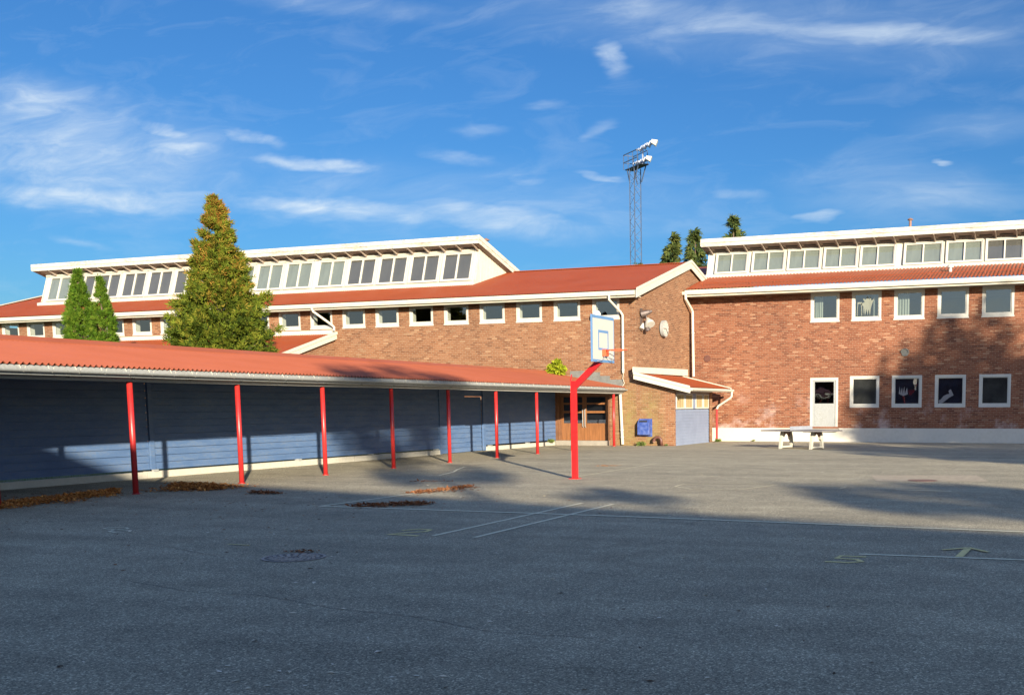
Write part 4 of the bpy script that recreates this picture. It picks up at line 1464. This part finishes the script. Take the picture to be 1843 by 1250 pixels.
q = MB()
wx = -17.2
q.bar((wx, 42.2, 5.6), (wx + .32, 42.2, 5.45), .04, .04)
q.bar((wx + .2, 42.2, 5.5), (wx + .25, 42.25, 4.85), .035, .035)
q.bar((wx, 42.2, 5.1), (wx + .25, 42.25, 5.05), .035, .035)
q.box(wx - .02, wx + .02, 42.1, 42.3, 5.0, 5.7)
q.build('bracket', 'lampdark', WL)
lamp(WL, (wx + .34, 42.25, 5.55), (-.75, -.3, -.22), .09, .15, .36, 'lampdark')
lamp(WL, (wx + .26, 42.3, 5.22), (.50, -.35, -.78), .11, .22, .26, 'lampwhite')
lamp(WL, (wx + .22, 42.25, 4.92), (.3, .1, -.9), .08, .13, .15, 'lampdark')
lamp(WL, (wx + .10, 42.1, 5.02), (-.1, -.4, -.8), .06, .11, .2, 'lampwhite')
WL2 = thing('wall_lamp', (-18.9, 41.6, 5.45), 'small round black rimmed lamp on the facade above the backboard', 'lamp')
q = MB()
q.bar((-18.95, 41.7, 5.4), (-18.9, 41.45, 5.42), .03, .03)
q.build('bracket', 'lampdark', WL2)
lamp(WL2, (-18.92, 41.42, 5.44), (.6, -.75, .1), .12, .17, .12, 'black')

CK = thing('wall_clock', (-17.12, 44.5, 5.0), 'round white outdoor clock on the gable wall', 'clock')
q = MB()
cxk = -17.13
q.tube([(cxk, 44.5, 5.01), (cxk + .14, 44.5, 5.01)], .36, 32)
q.build('clock_case', 'zinc', CK)
q = MB()
q.tube([(cxk + .14, 44.5, 5.01), (cxk + .145, 44.5, 5.01)], .33, 32)
fo = q.build('clock_face', 'lampwhite', CK)
q = MB()
for k in range(12):
    a = k * PI / 6
    q.bar((cxk + .15, 44.5 + .26 * math.cos(a), 5.01 + .26 * math.sin(a)), (cxk + .15, 44.5 + .31 * math.cos(a), 5.01 + .31 * math.sin(a)), .02, .006, (1, 0, 0))
q.build('hour_marks', 'black', fo)
q = MB()
q.bar((cxk + .155, 44.5, 5.01), (cxk + .155, 44.72, 4.80), .03, .008, (1, 0, 0))
q.bar((cxk + .162, 44.5, 5.01), (cxk + .162, 44.22, 5.0), .022, .008, (1, 0, 0))
q.build('hands', 'black', fo)

LBX = thing('wall_bin', (-16.85, 41.6, 0.4), 'blue metal wall box with dark slot beside the brown bent pipe', 'wall box')
q = MB()
ys = 41.695
q.prism([(-17.1, ys, .42), (-17.1, ys, 1.08), (-17.1, ys - .16, 1.08), (-17.1, ys - .30, .93), (-17.1, ys - .30, .46)], (0.52, 0, 0))
o = q.build('box_body', 'bluebox', LBX)
b_m = o.modifiers.new('bevel', 'BEVEL')
b_m.width = .012
b_m.segments = 2
q = MB()
q.prism([(-17.04, ys - .205, 1.045), (-17.04, ys - .262, .985), (-17.04, ys - .268, .99), (-17.04, ys - .212, 1.05)], (0.36, 0, 0))
q.build('slot', 'black', LBX)
q = MB()
q.box(-17.13, -16.55, ys - .02, ys, .38, 1.12)
q.build('back_plate', 'bluebox', LBX)

VP = thing('bent_vent_pipe', (-16.1, 41.4, 0), 'brown pipe bent over like a hook at the foot of the brick wall', 'pipe')
q = MB()
pts = [(-16.06, 41.5, 0)] + [(-16.22 + .16 * math.cos(a), 41.45, .22 + .14 * math.sin(a)) for a in [PI * t / 10 for t in range(0, 11)]] + [(-16.385, 41.45, .17)]
q.tube(pts, .062, 12)
q.build('pipe_tube', 'brown', VP, smooth=True)
q = MB()
q.tube([(-16.385, 41.45, .19), (-16.387, 41.45, .165)], .072, 12)
q.build('pipe_collar', 'rust', VP)

# ------------------------------------------------------------ table tennis table
TT = thing('table_tennis_table', (-9.85, 40.3, 0), 'grey outdoor table tennis table with pale concrete legs', 'table')
TT.rotation_euler = (0, 0, math.radians(-18))
q = MB()
q.box(-1.37, 1.37, -.76, .76, .665, .72)
o = q.build('tabletop', 'table', None, (0, 0, 0))
o.parent = TT
b_m = o.modifiers.new('bevel', 'BEVEL')
b_m.width = .01
q = MB()
q.box(-.012, .012, -.80, .80, .724, .86)
o = q.build('net', 'steel', None, (0, 0, 0))
o.parent = TT
for sx in (-.68, .68):
    q = MB()
    # splayed arch frame seen from the side: two legs, round inner arch, foot bar
    out = [(-.46, 0), (-.36, .66), (.36, .66), (.46, 0)]
    t_ = .10
    arch = [(-.34, .09), (-.30, .30)] + [(.22 * math.cos(a), .36 + .22 * math.sin(a)) for a in [PI - PI * j / 8 for j in range(9)]] + [(.30, .30), (.34, .09)]
    outer = [(-.47, .0), (-.40, .45), (-.33, .664)] + [(-.33 + .66 * j / 8, .664) for j in range(1, 8)] + [(.33, .664), (.40, .45), (.47, .0)]
    m_ = min(len(arch), len(outer))
    for side_ in (0,):
        A = arch
        B = outer
        k = len(A)
        Bo = [B[int(round(i * (len(B) - 1) / (k - 1)))] for i in range(k)]
        for i in range(k - 1):
            mi = 1 if (A[i][1] + A[i + 1][1]) / 2 > .42 else 0
            P = [A[i], A[i + 1], Bo[i + 1], Bo[i]]
            q.prism([(sx - t_ / 2, p[0], p[1]) for p in P], (t_, 0, 0), mi)
    q.prism([(sx - t_ / 2, p[0], p[1]) for p in ((-.34, .10), (.34, .10), (.47, .0), (.30, .04), (-.30, .04), (-.47, .0))][::1], (t_, 0, 0), 0)
    o = q.build('leg', ['tableleg', 'rust'], None, (0, 0, 0))
    o.parent = TT


# ------------------------------------------------------------ vegetation
def prof_at(prof, t):
    for (a, ra), (b_, rb) in zip(prof, prof[1:]):
        if t <= b_:
            return ra + (rb - ra) * (t - a) / (b_ - a)
    return prof[-1][1]


def sprig(mb_, p, d, ln, wd, rnd):
    """flat spray: a central blade and two side blades sharing the base vertex"""
    d = d.normalized()
    s_ = d.cross(Vector((rnd.uniform(-1, 1), rnd.uniform(-1, 1), rnd.uniform(-.3, 1))))
    if s_.length < 1e-3:
        return
    s_.normalize()
    o = len(mb_.v)
    mb_.v.append(tuple(p))
    k = 1
    for ang in (0, .75, -.75):
        dd = d * math.cos(ang) + s_ * math.sin(ang)
        ss = s_ * math.cos(ang) - d * math.sin(ang)
        l2 = ln * (1 if ang == 0 else .72)
        mid = p + dd * l2 * .5
        mb_.v.append(tuple(mid + ss * wd * .5))
        mb_.v.append(tuple(p + dd * l2))
        mb_.v.append(tuple(mid - ss * wd * .5))
        mb_.f.append((o, o + k, o + k + 1, o + k + 2))
        mb_.m.append(0)
        k += 3


def conifer(name, loc, h, prof, nb, ns, ln, wd, mat, label, cat='tree', group=None, seed=1, tilt=0.5, trunk=0.16, z0=0.3, rag=0.18, droop=0.0, fill=0.35, spr0=.10, spr1=.16, long_=0.0):
    rnd = random.Random(seed)
    t = thing(name, loc, label, cat, group)
    L0 = Vector(loc)
    tk = MB()
    tk.tube([L0 + Vector((0, 0, -.1)), L0 + Vector((0, 0, h * .5)), L0 + Vector((0, 0, h * .97))], [trunk, trunk * .6, .02], 8)
    cr = MB()
    for i in range(nb):
        u = rnd.random()
        # more branches where the crown is wide
        while rnd.random() > (prof_at(prof, u) / max(r_ for _, r_ in prof)) * .8 + .2:
            u = rnd.random()
        z = z0 + (h - z0) * u
        rad = prof_at(prof, u) * rnd.uniform(1 - rag, 1 + rag * .6)
        a = rnd.uniform(0, 2 * PI)
        if rnd.random() < long_:
            rad *= rnd.uniform(1.12, 1.38)
            z += rnd.uniform(0, .25)
        di = Vector((math.cos(a), math.sin(a), 0))
        base = L0 + Vector((0, 0, max(.2, z - rad * tilt)))
        tip = L0 + di * rad + Vector((0, 0, z - droop * rad))
        if i % 3 == 0:
            tk.tube([base, tip * .9 + base * .1], [.03, .008], 4, cap=False)
        for j in range(ns):
            s_ = fill + (1 - fill) * math.sqrt(rnd.random())
            p = base.lerp(tip, s_)
            sp = spr0 + spr1 * rad * (1.1 - s_)
            p = p + Vector((rnd.gauss(0, sp), rnd.gauss(0, sp), rnd.gauss(0, sp * .6)))
            d = (tip - base).normalized() * .8 + Vector((rnd.gauss(0, .5), rnd.gauss(0, .5), rnd.gauss(0.1 - droop, .45)))
            sprig(cr, p, d, ln * rnd.uniform(.6, 1.25), wd * rnd.uniform(.7, 1.2), rnd)
    tk.build('trunk', 'bark', t)
    cr.build('crown', mat, t)
    return t


TH = conifer('thuja_tree', (-31.75, 34, 0), 9.75, [(0, 1.85), (.45, 1.75), (.55, 1.50), (.65, 1.22), (.76, .90), (.88, .52), (.96, .25), (1, .05)], 760, 70, .24, .045, 'thuja',
             'big ragged green and orange conifer behind the canopy', seed=5, tilt=.62, rag=.26, fill=.2, spr0=.05, spr1=.13, long_=.10)
# protruding side boughs that give the ragged outline
conifer('cedar_column', (-39.05, 34, 0), 7.35, [(0, .66), (.55, .66), (.75, .50), (.88, .24), (1, .01)], 700, 34, .16, .03, 'cedar',
        'taller of the two narrow bright green cedars behind the canopy', group='narrow cedars', seed=11, tilt=1.2, trunk=.1, rag=.05, fill=.55, spr0=.05, spr1=.08)
conifer('cedar_column', (-37.85, 34, 0), 6.95, [(0, .54), (.55, .54), (.75, .40), (.88, .19), (1, .01)], 560, 32, .16, .03, 'cedar',
        'shorter of the two narrow bright green cedars behind the canopy', group='narrow cedars', seed=12, tilt=1.2, trunk=.1, rag=.05, fill=.55, spr0=.05, spr1=.08)
spr = [(0, 3.0), (.5, 2.2), (.72, 1.5), (.88, .7), (1, .05)]
for (x, y, h, s, lb, k) in (
        (-28.0, 75, 14.1, 21, 'left spruce tip poking up behind the ridge beside the gable', .75),
        (-26.3, 75, 14.2, 22, 'right spruce tip poking up behind the ridge beside the gable', .70),
        (-23.4, 75, 15.0, 23, 'dark green spruce top rising behind the right clerestory roof', 1.0),
        (-37.7, 92, 14.35, 24, 'tiny tree tip just showing over the red roof ridge left of the mast foot', .5)):
    conifer('spruce_tree', (x, y, 0), h, [(a, r_ * k) for a, r_ in spr], 420, 16, .55, .13, 'spruce', lb, group='spruces behind the roofs', seed=s, tilt=-.1, droop=.25, rag=.3, trunk=.25, fill=.3)


def leafball(mb_, c0, r, n_, sz, rnd, sq=1.0):
    for i in range(n_):
        d = Vector((rnd.gauss(0, 1), rnd.gauss(0, 1), rnd.gauss(0, 1))).normalized()
        p = Vector(c0) + Vector((d.x * r, d.y * r, d.z * r * sq)) * (rnd.random() ** .4)
        sprig(mb_, p, d + Vector((rnd.gauss(0, .5), rnd.gauss(0, .5), rnd.gauss(0, .5))), sz * rnd.uniform(.6, 1.3), sz * .5, rnd)


rnd = random.Random(3)
SH = thing('climbing_shrub', (-21.3, 41.3, 0), 'bright yellow green shrub peeping over the canopy roof against the brick wall', 'shrub')
q = MB()
for c0, r in (((-20.75, 41.15, 3.22), .30), ((-20.66, 41.2, 3.45), .20), ((-20.48, 41.2, 3.18), .22), ((-20.93, 41.2, 3.12), .20)):
    leafball(q, c0, r, 150, .11, rnd, .9)
q.build('foliage', 'leafy', SH)
q = MB()
q.tube([(-21.25, 41.4, 0), (-21.22, 41.35, 2.0), (-21.1, 41.3, 2.9), (-20.8, 41.2, 3.2)], [.03, .025, .02, .01], 6)
q.tube([(-20.45, 41.2, 3.3), (-20.2, 41.15, 3.62)], [.01, .005], 5)
q.build('stem', 'bark', SH)

for (x, y, r, nn, lb) in ((-16.95, 41.5, .16, 60, 'tuft of weeds growing under the blue wall box'), (-15.3, 46.7, .13, 50, 'weeds at the foot of the red downpipe'),
                          (-13.9, 47.7, .07, 25, 'tiny weed at the white plinth'), (-15.85, 41.55, .07, 25, 'tiny weed at the garage corner'), (-20.85, 40.9, .12, 60, 'weeds on the fence footing by the entrance')):
    q = MB()
    for i in range(nn):
        a = rnd.uniform(0, 2 * PI)
        d = Vector((math.cos(a) * .7, math.sin(a) * .7 - .1, rnd.uniform(.4, 1.4)))
        sprig(q, Vector((x + rnd.gauss(0, r * .4), y + rnd.gauss(0, r * .3) - .03, (.15 if x < -20 else .02))), d, r * rnd.uniform(.9, 1.6), r * .3, rnd)
    tag(q.build('weed_tuft', 'weed'), lb, 'weed', 'weeds along the walls')


# ------------------------------------------------------------ fallen leaves
def leafmesh(mb_, x, y, z, s_, rnd, flat=False):
    a = rnd.uniform(0, 2 * PI)
    tx = rnd.gauss(0, .12 if flat else .5)
    c_, s2 = math.cos(a), math.sin(a)
    L__, W = s_, s_ * rnd.uniform(.35, .6)
    cu = s_ * rnd.uniform(.05, .35) * (0.4 if flat else 1)
    pts = [(-L__ / 2, 0, 0), (0, -W / 2, cu), (L__ / 2, 0, tx * s_ * .5), (0, W / 2, cu * rnd.uniform(.3, 1)), (0, 0, 0)]
    o = len(mb_.v)
    for px, py, pz in pts:
        mb_.v.append((x + px * c_ - py * s2, y + px * s2 + py * c_, z + pz + (.002 if flat else 0)))
    mb_.f += [(o, o + 1, o + 4), (o + 1, o + 2, o + 4), (o + 2, o + 3, o + 4), (o + 3, o, o + 4)]
    mb_.m += [0] * 4


def pile(path, wid, cnt, h, mat, lb, sz=.075, seed=1):
    rnd_ = random.Random(seed)
    q = MB()
    P = [Vector((*p, 0)) for p in path]
    segs = [(P[i + 1] - P[i]).length for i in range(len(P) - 1)]
    tot = sum(segs)
    for i in range(cnt):
        t = rnd_.random() * tot
        k = 0
        while k < len(segs) - 1 and t > segs[k]:
            t -= segs[k]
            k += 1
        p = P[k].lerp(P[k + 1], min(1, t / segs[k]))
        d = (P[k + 1] - P[k]).normalized()
        s_ = Vector((-d.y, d.x, 0))
        u = rnd_.gauss(0, .42)
        frac = (sum(segs[:k]) + t) / tot
        ww = wid * (math.sin(PI * min(1, max(0, frac))) * .7 + .35) * (1 + .35 * math.sin(frac * 23 + seed))
        p = p + s_ * u * ww + d * rnd_.gauss(0, .08)
        hz = h * math.exp(-u * u * 3) * rnd_.random()
        leafmesh(q, p.x, p.y, .004 + hz, sz * rnd_.uniform(.6, 1.3), rnd_, hz < .01)
    tag(q.build('leaf_pile', mat), lb, 'leaf pile', 'heaps of fallen leaves', 'stuff')


pile([(-17.0, 12.2), (-17.35, 13.3), (-17.55, 14.4), (-17.7, 15.3), (-17.95, 16.2)], .62, 3600, .10, 'leaf', 'long drift of brown leaves at the lower left by the first canopy post', seed=2)
pile([(-17.9, 17.6), (-17.6, 17.7), (-17.0, 17.5), (-16.5, 17.3)], 1.0, 2200, .12, 'leaf', 'heap of brown leaves right of the first canopy post', seed=3)
pile([(-15.35, 17.1), (-14.6, 16.85)], .34, 260, .04, 'darkleaf', 'small heap of leaves beyond the first canopy post', seed=4)
pile([(-11.5, 15.15), (-11.0, 15.5), (-10.55, 15.95)], .42, 620, .05, 'darkleaf', 'dark leaf heap beside the court line corner', seed=5)
pile([(-12.1, 17.8), (-11.95, 18.5), (-11.9, 19.6)], .40, 520, .05, 'darkleaf', 'dark leaf heap behind the court corner', seed=6)
pile([(-13.95, 20.6), (-13.25, 20.9)], .2, 60, .02, 'darkleaf', 'thin scatter of leaves in front of the canopy', seed=7)
pile([(-8.6, 10.13), (-8.3, 10.24)], .12, 70, .03, 'darkleaf', 'few wet leaves at the edge of the manhole', .05, seed=8)
pile([(-17.9, 11.5), (-19.0, 15.2), (-19.2, 16.8)], 1.1, 130, .01, 'darkleaf', 'loose leaves on the paving beneath the canopy', seed=9)
pile([(-12.6, 27.4), (-12.0, 27.7)], .3, 60, .008, 'leaf', 'pale brown leaf stain beyond the basketball post', seed=10)
q = MB()
rl = random.Random(77)
for i in range(330):
    y = 4.5 + 22 * rl.random() ** 1.3
    x = rl.uniform(-.93 * y - 1.5, -.02 * y + .3)
    if x < -19:
        continue
    leafmesh(q, x, y, .004, rl.uniform(.03, .075), rl, True)
tag(q.build('fallen_leaves', 'paleleaf'), 'scattered small leaves and litter over the shaded asphalt', 'leaves', None, 'stuff')
q = MB()
for i in range(260):
    x = rl.gauss(-13.5, 2.6)
    y = rl.gauss(14.5, 2.2)
    if x > -19 and y > 8:
        leafmesh(q, x, y, .004, rl.uniform(.04, .075), rl, True)
tag(q.build('fallen_leaves', 'darkleaf'), 'loose brown leaves blown out from the drifts by the canopy', 'leaves', None, 'stuff')

# ------------------------------------------------------------ floodlight mast
FX, FY = -45.35, 110.0
FM = thing('floodlight_mast', (FX, FY, 0), 'tall blue grey lattice mast with a lamp platform behind the roofs', 'floodlight mast')
q = MB()
d1 = Vector((.76, -.65, 0))
d2 = Vector((.65, .76, 0))
cor = [Vector((FX, FY, 0)) + d1 * a + d2 * b_ for a, b_ in ((-.55, -.45), (.55, -.45), (0, .6))]
H_ = 27.0
for c0 in cor:
    q.bar(c0, c0 + Vector((0, 0, H_)), .085, .085)
z = 1.0
k = 0
while z < H_:
    for i in range(3):
        a, b_ = cor[i], cor[(i + 1) % 3]
        if k % 2:
            a, b_ = b_, a
        q.bar(a + Vector((0, 0, z)), b_ + Vector((0, 0, z + .85)), .03, .03)
    z += .85
    k += 1
q.build('lattice', 'maststeel', FM)
q = MB()
C0 = Vector((FX, FY, 0))
pa = [C0 + d1 * a + d2 * b_ + Vector((0, 0, 27.0)) for a, b_ in ((-1.6, -.5), (2.2, -.5), (2.2, .5), (-1.6, .5))]
q.prism(pa, (0, 0, .08))
for a, sgn in ((-1.15, -1), (1.5, 1)):
    for b_ in (-.45, .45):
        q.bar(C0 + d1 * (.5 * sgn) + d2 * b_ + Vector((0, 0, 25.5)), C0 + d1 * a + d2 * b_ + Vector((0, 0, 27.0)), .09, .09)
q.build('platform', 'maststeel', FM)
q = MB()
for a in (-1.7, -.6, .5, 1.6):
    for b_ in (-.6, .6):
        p = C0 + d1 * a + d2 * b_
        q.bar(p + Vector((0, 0, 27.05)), p + Vector((0, 0, 28.6)), .06, .06)
for zz in (27.8, 28.6):
    for b_ in (-.6, .6):
        q.bar(C0 + d1 * -1.7 + d2 * b_ + Vector((0, 0, zz)), C0 + d1 * 1.6 + d2 * b_ + Vector((0, 0, zz)), .07, .07)
    q.bar(C0 + d1 * -1.7 + d2 * -.6 + Vector((0, 0, zz)), C0 + d1 * -1.7 + d2 * .6 + Vector((0, 0, zz)), .07, .07)
q.build('railing', 'maststeel', FM)
q = MB()
q.bar(C0 + d1 * .6 + Vector((0, 0, 28.75)), C0 + d1 * 4.2 + Vector((0, 0, 28.75)), .10, .12)
q.bar(C0 + d1 * .0 + Vector((0, 0, 27.3)), C0 + d1 * 3.4 + Vector((0, 0, 27.3)), .10, .12)
q.bar(C0 + d1 * 1.7 + Vector((0, 0, 27.0)), C0 + d1 * 1.7 + Vector((0, 0, 28.9)), .12, .12)
q.build('crossbar', 'steel', FM)
for a, zz, sc in [(u_, v_, w_ * .82) for u_, v_, w_ in ((1.3, 28.7, .75), (2.3, 28.8, .85), (3.2, 28.85, .95), (4.3, 28.9, 1.25), (.5, 27.45, .6), (1.2, 27.45, .7), (2.1, 27.45, .8), (3.1, 27.5, 1.15))]:
    p = C0 + d1 * a - d2 * .35 + Vector((0, 0, zz))
    q = MB()
    # hooded box: wide open mouth facing right and down
    dd = (Vector((.75, .25, -.35))).normalized()
    ss = Vector((-.3, .95, 0)).normalized()
    uu = dd.cross(ss)
    if uu.z < 0:
        uu = -uu
    e0, e1 = .16 * sc, .36 * sc
    P0 = [p + ss * a_ * e0 + uu * b_ * e0 for a_, b_ in ((-1, -1), (1, -1), (1, 1), (-1, 1))]
    P1 = [p + dd * .62 * sc + ss * a_ * e1 + uu * b_ * e1 * .8 for a_, b_ in ((-1, -1), (1, -1), (1, 1), (-1, 1))]
    q.add(P0 + P1, [(3, 2, 1, 0), (4, 5, 6, 7), (0, 1, 5, 4), (1, 2, 6, 5), (2, 3, 7, 6), (3, 0, 4, 7)])
    q.bar(p - dd * .1, p - dd * .1 - uu * .5 * sc, .06, .06)
    q.build('floodlight', 'lampwhite' if sc > .85 else 'steel', FM)

# ------------------------------------------------------------ what stands behind the photographer and throws the long shadows
SB = thing('opposite_wing', (8, -14, 0), 'long brick school wing behind the photographer whose roof shades the near yard', 'building')
t_ = math.tan(SUN_EL)
Hh = 8.0
e0 = Vector((-14.8, 18.1, 0)) + SUN_TO * (Hh / t_)
dl = Vector((.972, -.235, 0))
nl = Vector((-.235, -.972, 0))
A = e0 - dl * 52
B = e0 + dl * 45
q = MB()
q.prism([A + nl * .5, B + nl * .5, B + nl * 11, A + nl * 11], (0, 0, Hh - .3))
q.build('brick_wall', 'brickR', SB)
q = MB()
q.prism([A + Vector((0, 0, Hh - .3)), B + Vector((0, 0, Hh - .3)), B + nl * 11.5 + Vector((0, 0, Hh - .3)), A + nl * 11.5 + Vector((0, 0, Hh - .3))], (0, 0, .3))
q.build('roof', 'roof', SB)


def shade_tree(px, py, pz, s_, r, sq, cnt, lb, seed, sz=.5, lobes=9, lr=(.35, .55)):
    """tree whose crown throws its shadow on point p; s_ metres towards the sun"""
    rr = random.Random(seed)
    c0 = Vector((px, py, 0)) + SUN_TO * s_
    zc = pz + s_ * t_
    t = thing('birch_tree', (c0.x, c0.y, 0), lb, 'tree', 'trees behind the photographer')
    tk = MB()
    tk.tube([(c0.x, c0.y, 0), (c0.x + .2, c0.y, zc * .6), (c0.x, c0.y, zc + r * sq * .6)], [.22, .15, .04], 8)
    cr = MB()
    for i in range(lobes):
        d = Vector((rr.gauss(0, 1), rr.gauss(0, 1), rr.gauss(0, .8))).normalized()
        cc = Vector((c0.x, c0.y, zc)) + Vector((d.x * r * .62, d.y * r * .62, d.z * r * sq * .62))
        leafball(cr, cc, r * rr.uniform(*lr), cnt // lobes, sz, rr, min(1, sq * 1.4))
        tk.tube([(c0.x, c0.y, zc - r * sq * .5), cc], [.08, .02], 5, cap=False)
    tk.build('trunk', 'bark', t)
    cr.build('crown', 'autumn', t)


# crown whose shade lies on the right hand wall and the far yard
shade_tree(-4.6, 47.9, 2.1, 42, 4.0, 1.0, 2700, 'round crowned tree behind the photographer shading the right brick wall', 31, .42, 14)
shade_tree(-1.2, 47.9, 1.8, 45, 3.9, .9, 2300, 'second round crowned tree behind the photographer further right', 32, .42, 12)
# thin crowns dappling the middle of the yard, the canopy roof and the blue boards
shade_tree(-19.0, 27.3, 1.6, 58, 2.7, .7, 850, 'thin leafed tree behind the photographer dappling the canopy', 33, .3, 22, (.18, .32))
shade_tree(-14.3, 22.3, .2, 58, 2.3, .45, 560, 'thin leafed tree behind the photographer dappling the middle of the yard', 34, .26, 20, (.14, .28))
shade_tree(-1.9, 19.7, .05, 50, 3.0, .36, 1500, 'low crowned tree behind the photographer streaking the yard on the right', 35, .30, 24, (.14, .26))
shade_tree(-2.5, 37.1, .0, 44, 3.8, .5, 2000, 'wide tree behind the photographer shading the ground before the right wall', 37, .42, 12)
shade_tree(-8.4, 18.9, -.15, 50, 1.3, .3, 330, 'tree top behind the photographer casting the hook shaped shadow', 36, .22, 12, (.15, .3))
